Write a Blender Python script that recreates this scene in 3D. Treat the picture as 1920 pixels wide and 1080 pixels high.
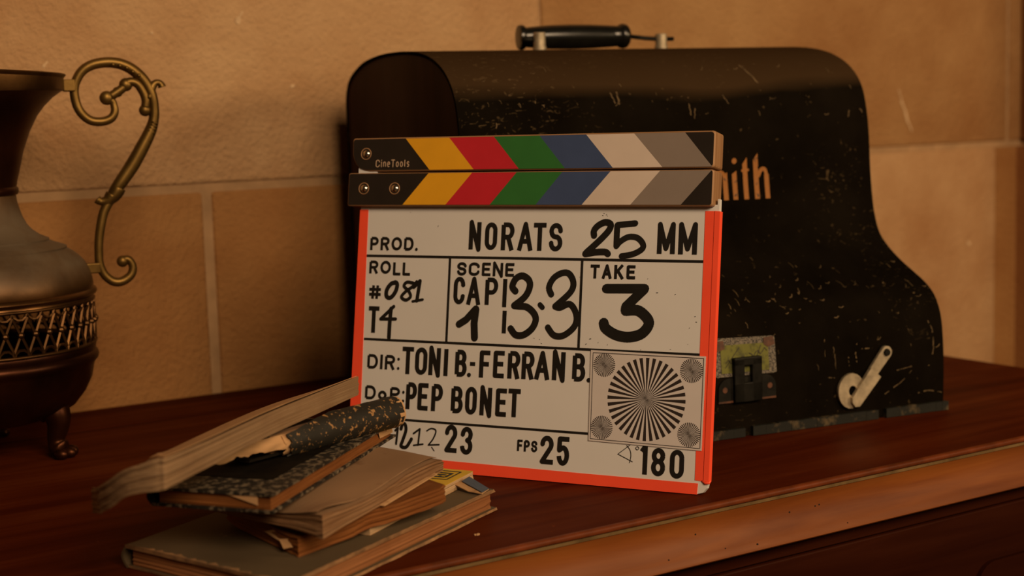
import bpy, bmesh, math, random
from mathutils import Vector, Matrix, noise
random.seed(7)
for o in list(bpy.data.objects): bpy.data.objects.remove(o)
S = bpy.context.scene
C = S.collection
PI = math.pi

# ---------------------------------------------------------------- camera
cam = bpy.data.cameras.new('camera'); co = bpy.data.objects.new('camera', cam); C.objects.link(co)
yaw, pitch, roll = math.radians(32.6), math.atan(330/2800), math.radians(1.72)
fwd = Vector((math.sin(yaw)*math.cos(pitch), math.cos(yaw)*math.cos(pitch), -math.sin(pitch)))
r0 = Vector((math.cos(yaw), -math.sin(yaw), 0)); u0 = r0.cross(fwd)
rgt = r0*math.cos(roll) - u0*math.sin(roll); upv = u0*math.cos(roll) + r0*math.sin(roll)
m = Matrix((rgt, upv, -fwd)).transposed().to_4x4(); m.translation = (0, 0, .27)
co.matrix_world = m
cam.sensor_width = 36; cam.lens = 36*2800/1920; cam.clip_start = .02
cam.dof.use_dof = True; cam.dof.focus_distance = 1.06; cam.dof.aperture_fstop = 6.3
S.camera = co

# ---------------------------------------------------------------- world, lights, exposure
w = bpy.data.worlds.new('world'); S.world = w; w.use_nodes = True
bg = w.node_tree.nodes['Background']; bg.inputs['Color'].default_value = (1, .55, .25, 1); bg.inputs['Strength'].default_value = .022
def area(name, loc, target, sx, sy, power, col):
    l = bpy.data.lights.new(name, 'AREA'); l.shape = 'RECTANGLE'; l.size = sx; l.size_y = sy; l.energy = power; l.color = col
    o = bpy.data.objects.new(name, l); C.objects.link(o); o.location = loc
    o.rotation_euler = (Vector(target)-Vector(loc)).to_track_quat('-Z', 'Y').to_euler(); return o
area('window_light', (.20, -1.7, 1.55), (.65, 1.0, .1), 1.2, 1.0, 70, (1, .70, .42))
area('room_lamp', (1.86, -.75, .80), (1.0, 1.3, .1), .4, .4, 17, (1, .70, .38))
S.view_settings.view_transform = 'Standard'; S.view_settings.look = 'None'
S.view_settings.exposure = 0; S.view_settings.gamma = 1; S.view_settings.use_curve_mapping = False

# ---------------------------------------------------------------- materials
def newmat(name):
    mt = bpy.data.materials.new(name); mt.use_nodes = True
    return mt, mt.node_tree.nodes, mt.node_tree.links, mt.node_tree.nodes['Principled BSDF']
def N(nt, typ, **kw):
    n = nt.new(typ)
    for k, v in kw.items():
        if k in n.inputs: n.inputs[k].default_value = v
        else: setattr(n, k, v)
    return n
def noise_node(nt, lk, scale, detail=4, coord='Object', stretch=(1, 1, 1), rough=.55, dist=0):
    tc = N(nt, 'ShaderNodeTexCoord'); mp = N(nt, 'ShaderNodeMapping'); mp.inputs['Scale'].default_value = stretch
    n = N(nt, 'ShaderNodeTexNoise', Scale=scale, Detail=detail, Roughness=rough, Distortion=dist)
    lk.new(tc.outputs[coord], mp.inputs[0]); lk.new(mp.outputs[0], n.inputs['Vector']); return n
def ramp(nt, lk, src, stops):
    r = N(nt, 'ShaderNodeValToRGB'); e = r.color_ramp.elements
    while len(e) < len(stops): e.new(.5)
    for q, (p, c) in zip(e, stops): q.position = p; q.color = c if len(c) == 4 else (*c, 1)
    lk.new(src, r.inputs[0]); return r.outputs[0]
def mix(nt, lk, fac, a, b, mode='MIX'):
    mx = N(nt, 'ShaderNodeMix', data_type='RGBA', blend_type=mode)
    for idx, v in ((0, fac), (6, a), (7, b)):
        if isinstance(v, (int, float)): mx.inputs[idx].default_value = v
        elif isinstance(v, tuple): mx.inputs[idx].default_value = (*v, 1) if len(v) == 3 else v
        else: lk.new(v, mx.inputs[idx])
    return mx.outputs[2]
def bump(nt, lk, bs, src, strength, dist):
    b = N(nt, 'ShaderNodeBump', Strength=strength, Distance=dist); lk.new(src, b.inputs['Height']); lk.new(b.outputs[0], bs.inputs['Normal'])
def plain(name, col, rough=.5, metal=0, var=.12, scale=60, spec=.5):
    mt, nt, lk, bs = newmat(name)
    n = noise_node(nt.nodes if hasattr(nt, 'nodes') else nt, lk, scale)
    d = tuple(c*(1-var) for c in col); l = tuple(min(1, c*(1+var)) for c in col)
    lk.new(ramp(nt, lk, n.outputs[0], [(.3, d), (.7, l)]), bs.inputs['Base Color'])
    bs.inputs['Roughness'].default_value = rough; bs.inputs['Metallic'].default_value = metal
    bs.inputs['Specular IOR Level'].default_value = spec
    return mt

def m_stone(name='rough_plastered_stone', tint=None):
    mt, nt, lk, bs = newmat(name)
    a = noise_node(nt, lk, 2.6, 3); b = noise_node(nt, lk, 190, 5, rough=.6); c = noise_node(nt, lk, 16, 4)
    col = ramp(nt, lk, a.outputs[0], [(.34, (.40, .205, .085)), (.52, (.50, .292, .138)), (.66, (.545, .342, .175))])
    col = mix(nt, lk, .35, col, ramp(nt, lk, c.outputs[0], [(.3, (.34, .165, .075)), (.7, (.58, .375, .21))]))
    s = noise_node(nt, lk, 9, 2, stretch=(1, 1, .45)); d = noise_node(nt, lk, 60, 3)
    mm = N(nt, 'ShaderNodeMath', operation='MULTIPLY'); lk.new(s.outputs[0], mm.inputs[0]); lk.new(d.outputs[0], mm.inputs[1])
    col = mix(nt, lk, ramp(nt, lk, mm.outputs[0], [(.455, (0, 0, 0)), (.50, (.8, .8, .8))]), col, (.75, .60, .44))
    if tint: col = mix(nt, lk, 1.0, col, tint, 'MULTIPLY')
    lk.new(col, bs.inputs['Base Color']); bs.inputs['Roughness'].default_value = .92; bs.inputs['Specular IOR Level'].default_value = .2
    bump(nt, lk, bs, b.outputs[0], .7, .006); return mt
def m_wood(name, dark, mid, light, rough=.35, stretch=(3, 40, 40), coat=.0, specks=True, scale=1.6, spec=.3):
    mt, nt, lk, bs = newmat(name)
    a = noise_node(nt, lk, scale, 6, stretch=stretch, dist=.6); b = noise_node(nt, lk, 5, 3)
    col = ramp(nt, lk, a.outputs[0], [(.28, dark), (.5, mid), (.74, light)])
    col = mix(nt, lk, ramp(nt, lk, b.outputs[0], [(.35, (0, 0, 0)), (.7, (.55, .55, .55))]), col, dark)
    if specks:
        s = noise_node(nt, lk, 230, 2)
        col = mix(nt, lk, ramp(nt, lk, s.outputs[0], [(.75, (0, 0, 0)), (.79, (.5, .5, .5))]), col, tuple(min(1, x*2.2) for x in light))
    lk.new(col, bs.inputs['Base Color'])
    rr = ramp(nt, lk, b.outputs[0], [(.3, (rough*.85,)*3), (.7, (rough*1.25,)*3)]); lk.new(rr, bs.inputs['Roughness'])
    bs.inputs['Coat Weight'].default_value = coat; bs.inputs['Specular IOR Level'].default_value = spec; bs.inputs['Coat Roughness'].default_value = .25
    bump(nt, lk, bs, a.outputs[0], .12, .002); return mt
def m_leather_case():
    mt, nt, lk, bs = newmat('worn_black_leathercloth')
    n1 = noise_node(nt, lk, 170, 4, stretch=(.5, 1, .8), dist=2.0); n2 = noise_node(nt, lk, 5, 2); n3 = noise_node(nt, lk, 150, 3)
    a = ramp(nt, lk, n1.outputs[0], [(.62, (0, 0, 0)), (.67, (1, 1, 1))])
    b = ramp(nt, lk, n2.outputs[0], [(.46, (0, 0, 0)), (.62, (.8, .8, .8))])
    f = mix(nt, lk, 1.0, a, b, 'MULTIPLY')
    c = ramp(nt, lk, n3.outputs[0], [(.68, (0, 0, 0)), (.73, (.4, .4, .4))])
    f = mix(nt, lk, 1.0, f, c, 'ADD')
    n4 = noise_node(nt, lk, 12, 4)
    base = ramp(nt, lk, n4.outputs[0], [(.3, (.0035, .0026, .0016)), (.7, (.009, .0066, .0042))])
    geo = N(nt, 'ShaderNodeNewGeometry'); sep = N(nt, 'ShaderNodeSeparateXYZ'); lk.new(geo.outputs['Normal'], sep.inputs[0])
    n6 = noise_node(nt, lk, 7, 4, stretch=(.35, 1, 1)); ad = N(nt, 'ShaderNodeMath', operation='MULTIPLY_ADD'); lk.new(sep.outputs[2], ad.inputs[0]); ad.inputs[1].default_value = .66; lk.new(n6.outputs[0], ad.inputs[2])
    tc = N(nt, 'ShaderNodeTexCoord'); so = N(nt, 'ShaderNodeSeparateXYZ'); lk.new(tc.outputs['Object'], so.inputs[0])
    mr = N(nt, 'ShaderNodeMapRange'); mr.inputs[1].default_value = .22; mr.inputs[2].default_value = .26; lk.new(so.outputs[2], mr.inputs[0])
    mh = N(nt, 'ShaderNodeMath', operation='MULTIPLY'); lk.new(ad.outputs[0], mh.inputs[0]); lk.new(mr.outputs[0], mh.inputs[1]); ad = mh
    dust_or_glow = ramp(nt, lk, ad.outputs[0], [(.78, (0, 0, 0)), (.98, (.42, .42, .42)), (1.0, (.45, .45, .45))])      # dust tone on the level top, with the wall's reflected glow painted in
    base = mix(nt, lk, dust_or_glow, base, (.085, .048, .022))
    lk.new(mix(nt, lk, f, base, (.115, .076, .038)), bs.inputs['Base Color'])
    bs.inputs['Roughness'].default_value = .33; bs.inputs['Specular IOR Level'].default_value = 0
    n5 = noise_node(nt, lk, 420, 3); bump(nt, lk, bs, n5.outputs[0], .25, .0006); return mt
def m_brass(name, dark, mid, light, rough=.42, dust_or_glow=0.0, top=None):
    mt, nt, lk, bs = newmat(name)
    n = noise_node(nt, lk, 22, 5); n2 = noise_node(nt, lk, 90, 3)
    col = ramp(nt, lk, n.outputs[0], [(.3, dark), (.52, mid), (.75, light)])
    bs.inputs['Metallic'].default_value = .85; bs.inputs['Roughness'].default_value = rough
    if dust_or_glow:
        # settled grey dust on the shoulder: a ring-shaped stain by height, on the thing itself
        tc = N(nt, 'ShaderNodeTexCoord'); sp = N(nt, 'ShaderNodeSeparateXYZ'); lk.new(tc.outputs['Object'], sp.inputs[0])
        mr = N(nt, 'ShaderNodeMapRange'); mr.inputs[1].default_value = .137; mr.inputs[2].default_value = .158; lk.new(sp.outputs[2], mr.inputs[0])
        mr2 = N(nt, 'ShaderNodeMapRange'); mr2.inputs[1].default_value = .235; mr2.inputs[2].default_value = .195; lk.new(sp.outputs[2], mr2.inputs[0])
        mu = N(nt, 'ShaderNodeMath', operation='MULTIPLY'); lk.new(mr.outputs[0], mu.inputs[0]); lk.new(mr2.outputs[0], mu.inputs[1])
        nn = noise_node(nt, lk, 30, 4); r = ramp(nt, lk, nn.outputs[0], [(.3, (.55, .55, .55)), (.62, (1, 1, 1))])
        f = mix(nt, lk, 1.0, mu.outputs[0], r, 'MULTIPLY')
        f2 = mix(nt, lk, 1.0, f, (dust_or_glow, dust_or_glow, dust_or_glow), 'MULTIPLY')
        col = mix(nt, lk, f2, col, (.110, .080, .048))
        inv = N(nt, 'ShaderNodeMapRange'); inv.inputs[3].default_value = .85; inv.inputs[4].default_value = .05; lk.new(f2, inv.inputs[0]); lk.new(inv.outputs[0], bs.inputs['Metallic'])
        ro = N(nt, 'ShaderNodeMapRange'); ro.inputs[3].default_value = rough; ro.inputs[4].default_value = .8; lk.new(f2, ro.inputs[0]); lk.new(ro.outputs[0], bs.inputs['Roughness'])
    lk.new(col, bs.inputs['Base Color']); bump(nt, lk, bs, n2.outputs[0], .15, .001); return mt
def m_pages(name, dark, mid, light, layers=1500):
    mt, nt, lk, bs = newmat(name)
    n = noise_node(nt, lk, 1, 3, 'UV', (14, layers, 1)); n2 = noise_node(nt, lk, 28, 4)
    col = ramp(nt, lk, n.outputs[0], [(.3, dark), (.5, mid), (.7, light)])
    col = mix(nt, lk, ramp(nt, lk, n2.outputs[0], [(.4, (0, 0, 0)), (.75, (.6, .6, .6))]), col, dark)
    lk.new(col, bs.inputs['Base Color']); bs.inputs['Roughness'].default_value = .85; bs.inputs['Specular IOR Level'].default_value = .15
    bump(nt, lk, bs, n.outputs[0], .35, .0012); return mt
def m_cover(name, base, worn, lo, hi, scale=55, rough=.7, worn2=None, detail=4):
    mt, nt, lk, bs = newmat(name)
    n = noise_node(nt, lk, scale, detail, rough=.65); n2 = noise_node(nt, lk, 8, 3)
    f = ramp(nt, lk, n.outputs[0], [(lo, (0, 0, 0)), (hi, (1, 1, 1))])
    b = mix(nt, lk, ramp(nt, lk, n2.outputs[0], [(.35, (0, 0, 0)), (.7, (1, 1, 1))]), base, tuple(c*1.35 for c in base))
    lk.new(mix(nt, lk, f, b, worn), bs.inputs['Base Color'])
    bs.inputs['Roughness'].default_value = rough; bs.inputs['Specular IOR Level'].default_value = .25
    bump(nt, lk, bs, n.outputs[0], .25, .001); return mt

M = dict(
    stone=m_stone(), stone_shade=m_stone('shade_tinted_stone', (.70, .56, .38)), stone_deep_shade=m_stone('deep_shade_stone', (.42, .27, .16)), stone_orange=m_stone('orange_stone', (.76, .68, .55)), chip=plain('bared_pale_plaster', (.58, .40, .235), .95, var=.2, scale=120, spec=.1), mortar=plain('pale_mortar', (.37, .225, .115), .95, var=.15, scale=40, spec=.2),  # the two reddish dark stone tints have wall shade put into their colour
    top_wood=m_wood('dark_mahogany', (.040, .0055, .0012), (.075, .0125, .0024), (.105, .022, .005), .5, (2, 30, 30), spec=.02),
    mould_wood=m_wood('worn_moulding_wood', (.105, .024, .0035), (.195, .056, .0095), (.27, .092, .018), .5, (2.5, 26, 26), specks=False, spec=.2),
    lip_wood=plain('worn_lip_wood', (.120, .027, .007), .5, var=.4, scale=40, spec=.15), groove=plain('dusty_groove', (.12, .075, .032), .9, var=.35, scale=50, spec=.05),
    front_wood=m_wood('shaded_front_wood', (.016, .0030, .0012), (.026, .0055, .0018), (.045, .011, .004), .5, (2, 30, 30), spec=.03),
    case=m_leather_case(), end_wood=m_wood('dark_end_wood', (.014, .0035, .001), (.026, .0065, .0018), (.036, .010, .003), .5, (30, 30, 3), specks=False, spec=.05),
    black_gloss=plain('black_lacquer', (.006, .006, .005), .24, var=.3), black_iron=plain('black_iron', (.010, .009, .007), .5, .2, .4, 120, .15),
    nickel=plain('worn_nickel', (.40, .33, .23), .5, .5, .35, 110), steel=plain('steel', (.66, .62, .55), .22, 1, .1),
    scuff=plain('bared_tan_cloth', (.105, .070, .036), .8, var=.5, scale=200, spec=.1),
    gold=m_cover('worn_gold_paint', (.23, .082, .009), (.015, .010, .007), .60, .66, 150, .5),
    sticker=m_cover('green_yellow_sticker', (.115, .115, .022), (.07, .07, .02), .5, .6, 90, .6),
    sticker_border=m_cover('speckled_sticker_border', (.16, .135, .105), (.02, .02, .02), .50, .53, 900, .7),
    rust=plain('rust_tape', (.075, .024, .008), .7, var=.5, scale=200),
    acrylic=plain('white_acrylic', (.70, .695, .70), .32, var=.025, scale=14), tape=plain('neon_orange_tape', (1, .088, .035), .55, var=.05, scale=40),
    ink=plain('black_ink', (.008, .007, .006), .5, var=.3), stick_wood=m_wood('maple_stick', (.23, .115, .052), (.31, .17, .082), (.38, .22, .115), .5, (10, 10, 120), specks=False),
    face_black=plain('black_print', (.018, .013, .010), .45), yellow=plain('yellow_print', (.78, .385, .016), .45, var=.04), red=plain('red_print', (.55, .020, .033), .45, var=.04),
    green=plain('green_print', (.030, .160, .034), .45, var=.05), blue=plain('blue_print', (.050, .080, .185), .45, var=.05),
    white=plain('white_print', (.66, .565, .50), .45, var=.03), grey=plain('grey_print', (.25, .205, .178), .45, var=.03), text_tan=plain('tan_print', (.50, .36, .25), .5),
    card=plain('white_card', (.62, .575, .57), .6, var=.02), card_ink=plain('card_print', (.022, .014, .012), .6),
    brass=m_brass('tarnished_brass', (.036, .016, .004), (.075, .034, .010), (.15, .075, .022), .42, .92),
    brass_handle=m_brass('cast_brass', (.085, .047, .010), (.17, .098, .024), (.26, .158, .044), .45),
    copper=m_brass('dark_copper', (.018, .0050, .0014), (.038, .0105, .003), (.070, .021, .006), .40),
    pg_tan=m_pages('tan_page_edges', (0.140, 0.067, 0.028), (0.223, 0.122, 0.061), (0.279, 0.167, 0.089)),
    pg_pale=m_pages('pale_page_edges', (0.160, 0.090, 0.046), (0.240, 0.150, 0.080), (0.288, 0.192, 0.112), 2400),
    pg_brown=m_pages('brown_page_edges', (0.119, 0.037, 0.008), (0.178, 0.062, 0.015), (0.226, 0.089, 0.025), 1800),
    pg_pink=m_pages('foxed_page_edges', (.19, .070, .024), (.255, .105, .040), (.30, .135, .058), 1500),
    pg_cream=m_pages('cream_page_edges', (0.360, 0.232, 0.128), (0.440, 0.296, 0.168), (0.496, 0.344, 0.208), 2500),
    paper=m_cover('aged_paper', (0.218, 0.128, 0.068), (0.147, 0.071, 0.033), .60, .75, 26, .85),
    paper_light=m_cover('torn_pale_paper', (0.403, 0.238, 0.115), (0.259, 0.130, 0.058), .58, .72, 60, .85),
    olive=m_cover('worn_olive_cloth', (0.080, 0.054, 0.028), (0.304, 0.176, 0.080), .69, .76, 40, .8),
    tan_edge=plain('frayed_board_edge', (.24, .125, .052), .85, var=.4, scale=120),
    brown_cover=m_cover('brown_leather', (.20, .072, .022), (.36, .17, .07), .60, .72, 70, .7),
    marbled=m_cover('rubbed_black_cover', (.012, .010, .008), (.15, .115, .075), .50, .58, 170, .65),
    black_cover=plain('black_cover', (.008, .006, .004), .7, var=.4, spec=.05), blackleather=m_cover('flaking_black_leather', (.014, .012, .009), (.30, .16, .06), .575, .63, 240, .6, detail=3),
    brown_board=plain('dark_brown_board', (.085, .042, .018), .75, var=.3),
    yellow_cover=plain('yellow_cover', (.55, .34, .012), .55, var=.08), blue_cover=plain('slate_blue_cover', (.055, .068, .098), .6, var=.1),
    floor=m_wood('floorboards', (.05, .025, .012), (.1, .05, .025), (.14, .075, .04), .5, (2, 20, 20), specks=False),
)

# ---------------------------------------------------------------- mesh helpers
def mesh_obj(name, verts, faces, mat, parent=None, smooth=False, uvs=None, offset=None):
    me = bpy.data.meshes.new(name)
    if offset is not None: verts = [Vector(v)-offset for v in verts]
    me.from_pydata([tuple(v) for v in verts], [], faces)
    if uvs:
        ul = me.uv_layers.new(name='UVMap')
        for lp in me.loops: ul.data[lp.index].uv = uvs[lp.vertex_index]
    bm = bmesh.new(); bm.from_mesh(me); bmesh.ops.recalc_face_normals(bm, faces=bm.faces); bm.to_mesh(me); bm.free()
    if smooth:
        for p in me.polygons: p.use_smooth = True
    mats = mat if isinstance(mat, list) else [mat]
    for q in mats: me.materials.append(q)
    o = bpy.data.objects.new(name, me); C.objects.link(o)
    if parent: o.parent = parent
    return o
def thing(name, label, cat, loc=(0, 0, 0), rotz=0, group=None, mat=None):
    o = bpy.data.objects.new(name, None); C.objects.link(o); o.empty_display_size = .05
    if mat is not None: o.matrix_world = mat
    else: o.location = loc; o.rotation_euler = (0, 0, rotz)
    o['label'] = label; o['category'] = cat
    if group: o['group'] = group
    return o
def structure(o): o['kind'] = 'structure'; return o
class MB:
    def __init__(s): s.v = []; s.f = []
    def add(s, v, f):
        b = len(s.v); s.v += [Vector(q) for q in v]; s.f += [tuple(i+b for i in q) for q in f]
    def box(s, a, b, bev=0):
        (x0, y0, z0), (x1, y1, z1) = a, b
        if not bev:
            s.add([(x0,y0,z0),(x1,y0,z0),(x1,y1,z0),(x0,y1,z0),(x0,y0,z1),(x1,y0,z1),(x1,y1,z1),(x0,y1,z1)],
                  [(0,3,2,1),(4,5,6,7),(0,1,5,4),(1,2,6,5),(2,3,7,6),(3,0,4,7)]); return
        bm = bmesh.new(); bmesh.ops.create_cube(bm, size=1)
        for q in bm.verts: q.co = Vector(((x0+x1)/2+q.co.x*(x1-x0), (y0+y1)/2+q.co.y*(y1-y0), (z0+z1)/2+q.co.z*(z1-z0)))
        bmesh.ops.bevel(bm, geom=bm.edges[:], offset=bev, segments=2, affect='EDGES', profile=.5)
        bm.verts.index_update(); s.add([q.co.copy() for q in bm.verts], [tuple(x.index for x in f.verts) for f in bm.faces]); bm.free()
    def tube(s, pts, rad, n=10, caps=True):
        pts = [Vector(p) for p in pts]; rad = rad if isinstance(rad, (list, tuple)) else [rad]*len(pts)
        k = len(pts); rings = []; prev = None
        for i, p in enumerate(pts):
            t = (pts[min(i+1, k-1)]-pts[max(i-1, 0)]).normalized()
            a = prev if prev is not None else (Vector((0, 1, 0)) if abs(t.y) < .9 else Vector((1, 0, 0)))
            a = (a - t*a.dot(t)).normalized(); prev = a; b = t.cross(a)
            rings.append([p + (a*math.cos(2*PI*j/n)+b*math.sin(2*PI*j/n))*rad[i] for j in range(n)])
        f = [(i*n+j, i*n+(j+1)%n, (i+1)*n+(j+1)%n, (i+1)*n+j) for i in range(k-1) for j in range(n)]
        if caps: f += [tuple(range(n-1, -1, -1)), tuple((k-1)*n+j for j in range(n))]
        s.add([q for r in rings for q in r], f)
    def ball(s, c, r, sc=(1, 1, 1), n=10):
        v = []; f = []
        for i in range(1, n):
            th = PI*i/n
            for j in range(n): v.append((c[0]+r*sc[0]*math.sin(th)*math.cos(2*PI*j/n), c[1]+r*sc[1]*math.sin(th)*math.sin(2*PI*j/n), c[2]+r*sc[2]*math.cos(th)))
        t = len(v); v += [(c[0], c[1], c[2]+r*sc[2]), (c[0], c[1], c[2]-r*sc[2])]
        for i in range(n-2):
            for j in range(n): f.append((i*n+j, i*n+(j+1)%n, (i+1)*n+(j+1)%n, (i+1)*n+j))
        for j in range(n): f.append((t, (j+1)%n, j)); f.append((t+1, (n-2)*n+j, (n-2)*n+(j+1)%n))
        s.add(v, f)
    def lathe(s, prof, n=64, closed=False):
        k = len(prof); v = [(r*math.cos(2*PI*j/n), r*math.sin(2*PI*j/n), z) for r, z in prof for j in range(n)]
        rng = range(k) if closed else range(k-1)
        s.add(v, [(i*n+j, i*n+(j+1)%n, ((i+1)%k)*n+(j+1)%n, ((i+1)%k)*n+j) for i in rng for j in range(n)])
    def prism(s, poly, z0, z1, fn=lambda x, y, z: (x, y, z)):
        n = len(poly)
        s.add([fn(x, y, z0) for x, y in poly]+[fn(x, y, z1) for x, y in poly],
              [tuple(range(n-1, -1, -1)), tuple(range(n, 2*n))]+[(i, (i+1)%n, n+(i+1)%n, n+i) for i in range(n)])
    def build(s, name, mat, parent=None, smooth=False, offset=None): return mesh_obj(name, s.v, s.f, mat, parent, smooth, None, offset)
def auto_smooth(o, deg=35):
    for p in o.data.polygons: p.use_smooth = True
    bm = bmesh.new(); bm.from_mesh(o.data)
    for e in bm.edges:
        if len(e.link_faces) == 2 and e.calc_face_angle(0) > math.radians(deg): e.smooth = False
    bm.to_mesh(o.data); bm.free(); return o
def spline(pts, k=6, closed=False):
    pts = [Vector(p) for p in pts]; out = []; n = len(pts)
    for i in range(n-1):
        p0, p1, p2, p3 = pts[max(i-1, 0)], pts[i], pts[i+1], pts[min(i+2, n-1)]
        for j in range(k):
            t = j/k; out.append(.5*((2*p1)+(p2-p0)*t+(2*p0-5*p1+4*p2-p3)*t*t+(3*p1-p0-3*p2+p3)*t**3))
    out.append(pts[-1]); return out

# ---- stroke lettering: every glyph is a set of centre lines in a unit box
def arc(cx, cy, rx, ry, a0, a1, n=10):
    return [(cx+rx*math.cos(math.radians(a0+(a1-a0)*i/n)), cy+ry*math.sin(math.radians(a0+(a1-a0)*i/n))) for i in range(n+1)]
def stadium(x0, y0, x1, y1, r):
    return (arc(x1-r[0], y1-r[1], r[0], r[1], 0, 90, 6)+arc(x0+r[0], y1-r[1], r[0], r[1], 90, 180, 6)
            + arc(x0+r[0], y0+r[1], r[0], r[1], 180, 270, 6)+arc(x1-r[0], y0+r[1], r[0], r[1], 270, 360, 6)+[(x1, y1-r[1])])
def bowl(y0, y1, x1=1.0, r=.5):
    h = (y1-y0)/2
    return [(0, y1), (x1-r, y1)]+arc(x1-r, (y0+y1)/2, r, h, 90, -90, 12)+[(0, y0)]
def glyph(c, round_=.5):
    ry = .26
    g = {
     'A': [[(0, 0), (.5, 1), (1, 0)], [(.17, .30), (.83, .30)]],
     'B': [[(0, 0), (0, 1)], bowl(.53, 1, .92, .42), bowl(0, .53, 1, .46)],
     'C': [[(1, .70)]+arc(.5, 1-ry, .5, ry, 0, 180)+arc(.5, ry, .5, ry, 180, 360)+[(1, .30)]],
     'D': [[(0, 0), (0, 1)], [(0, 1), (.5, 1)]+arc(.5, .5, .5, .5, 90, -90, 14)+[(0, 0)]],
     'E': [[(1, 1), (0, 1), (0, 0), (1, 0)], [(0, .52), (.85, .52)]],
     'F': [[(1, 1), (0, 1), (0, 0)], [(0, .50), (.85, .50)]],
     'I': [[(.5, 0), (.5, 1)]],
     'K': [[(0, 0), (0, 1)], [(.95, 1), (0, .38)], [(.32, .58), (1, 0)]],
     'L': [[(0, 1), (0, 0), (1, 0)]],
     'M': [[(0, 0), (0, 1), (.5, .12), (1, 1), (1, 0)]],
     'N': [[(0, 0), (0, 1), (1, 0), (1, 1)]],
     'O': [stadium(0, 0, 1, 1, (.5, ry if round_ < .5 else .5))],
     '0': [stadium(0, 0, 1, 1, (.5, ry))],
     'P': [[(0, 0), (0, 1)], bowl(.45, 1, 1, .48)],
     'R': [[(0, 0), (0, 1)], bowl(.47, 1, 1, .46), [(.55, .47), (1, 0)]],
     'S': [[(1, .74)]+arc(.5, .76, .5, .24, 0, 180)+arc(.5, .76, .5, .25, 180, 250, 4)+arc(.5, .26, .5, .26, 70, 0, 4)+arc(.5, .25, .5, .25, 0, -180)+[(0, .28)]],
     'T': [[(0, 1), (1, 1)], [(.5, 0), (.5, 1)]],
     '#': [[(.30, 0), (.36, 1)], [(.66, 0), (.72, 1)], [(0, .33), (1, .33)], [(0, .70), (1, .70)]],
     '1': [[(.75, 0), (.75, 1), (.1, .86)]],
     '2': [[(0, .72)]+arc(.5, .74, .5, .26, 180, -30, 12)+[(0, 0), (1, 0)]],
     '3': [[(0, .76)]+arc(.5, .76, .48, .24, 180, -80, 12)+arc(.5, .26, .5, .26, 80, -180, 14)],
     '5': [[(.95, 1), (.06, 1), (.02, .53)]+arc(.5, .32, .5, .32, 130, -175, 14)],
     '8': [stadium(.03, .53, .97, 1, (.47, .235)), stadium(0, 0, 1, .53, (.5, .265))],
     '.': [[(.5, .0), (.5, .02)]], '-': [[(0, .5), (1, .5)]], ':': [[(.5, 0), (.5, .03)], [(.5, .97), (.5, 1)]],
     'o': [stadium(0, 0, 1, 1, (.5, .5))],
     'c': [[(1, .8)]+arc(.5, .5, .5, .5, 50, 310)],
     'i': [[(.5, 0), (.5, .72)], [(.5, .98), (.5, 1)]], 'n': [[(0, 0), (0, .72)], [(0, .45)]+arc(.5, .42, .5, .3, 150, 0, 8)+[(1, 0)]],
     'e': [[(0.02, .38), (1, .38)]+arc(.5, .36, .5, .36, 5, 310, 14)], 'l': [[(.5, 1), (.5, .1), (.9, 0)]],
     's': [[(.95, .62)]+arc(.5, .54, .46, .18, 30, 250, 8)+arc(.5, .19, .46, .19, 70, -150, 8)],
    }
    return g[c]
TICK = [0]
def tick(step, n_=41):                                              # every patch of paint lies a hair above the last
    TICK[0] += 1; return step*((TICK[0]//4) % n_)
def stroke(mb, pts, wd, z, cap=False, fn=None):
    pts = [Vector((p[0], p[1])) for p in pts]; h = wd/2
    q = [pts[0]]
    for p in pts[1:]:
        if (p-q[-1]).length > 1e-6: q.append(p)
    if len(q) == 1: q.append(q[0]+Vector((1e-5, 0)))
    fn = fn or (lambda x, y: (x, y, z+tick(.003)))
    for i in range(len(q)-1):
        d = (q[i+1]-q[i]).normalized(); nrm = Vector((-d.y, d.x))*h
        a, b = q[i], q[i+1]
        mb.add([fn(*(a-nrm)), fn(*(b-nrm)), fn(*(b+nrm)), fn(*(a+nrm))], [(0, 1, 2, 3)])
    ends = range(len(q)) if cap else range(1, len(q)-1)
    for i in ends:
        if not cap or 0 < i < len(q)-1:
            d1 = (q[i]-q[i-1]).normalized(); d2 = (q[i+1]-q[i]).normalized()
            if d1.dot(d2) > .9995: continue
        mb.add([fn(q[i].x+h*math.cos(PI*j/5), q[i].y+h*math.sin(PI*j/5)) for j in range(10)], [tuple(range(10))])
def letter(mb, c, x0, x1, y0, h, wd, z, round_=.3, fn=None):
    hw = wd/2
    for pl in glyph(c, round_):
        if c == 'I' or c == '.': stroke(mb, [((x0+x1)/2, y0+hw*(c == '.')) if k == 0 else ((x0+x1)/2, y0+(h if c == 'I' else hw+.01)) for k in (0, 1)], wd*(1.12 if c == '.' else 1), z, c == '.', fn); continue
        sx = lambda u: x0+hw+u*(x1-x0-wd)
        pts = []
        for (u, v) in pl:
            y = y0+hw+v*(h-wd)
            if c in 'ATNMFKPRHL1' and v <= 0: y = y0
            if c in 'TNMIKA1' and v >= 1 and not (c == 'T' and pl[0][1] == 1 and pl[-1][1] == 1): y = y0+h-(0 if c != 'A' else hw)
            if c == 'A' and v >= 1: y = y0+h-hw*.6
            x = sx(u)
            if (c == 'T' and v >= 1 and u in (0, 1)) or (c in 'EFL-' and u > .8) or (c == '2' and v == 0 and u == 1) or (c == '5' and v == 1 and u > .9): x += hw if u > .5 else -hw
            pts.append((x, y))
        stroke(mb, pts, wd, z, c in ':oi', fn)

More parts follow.
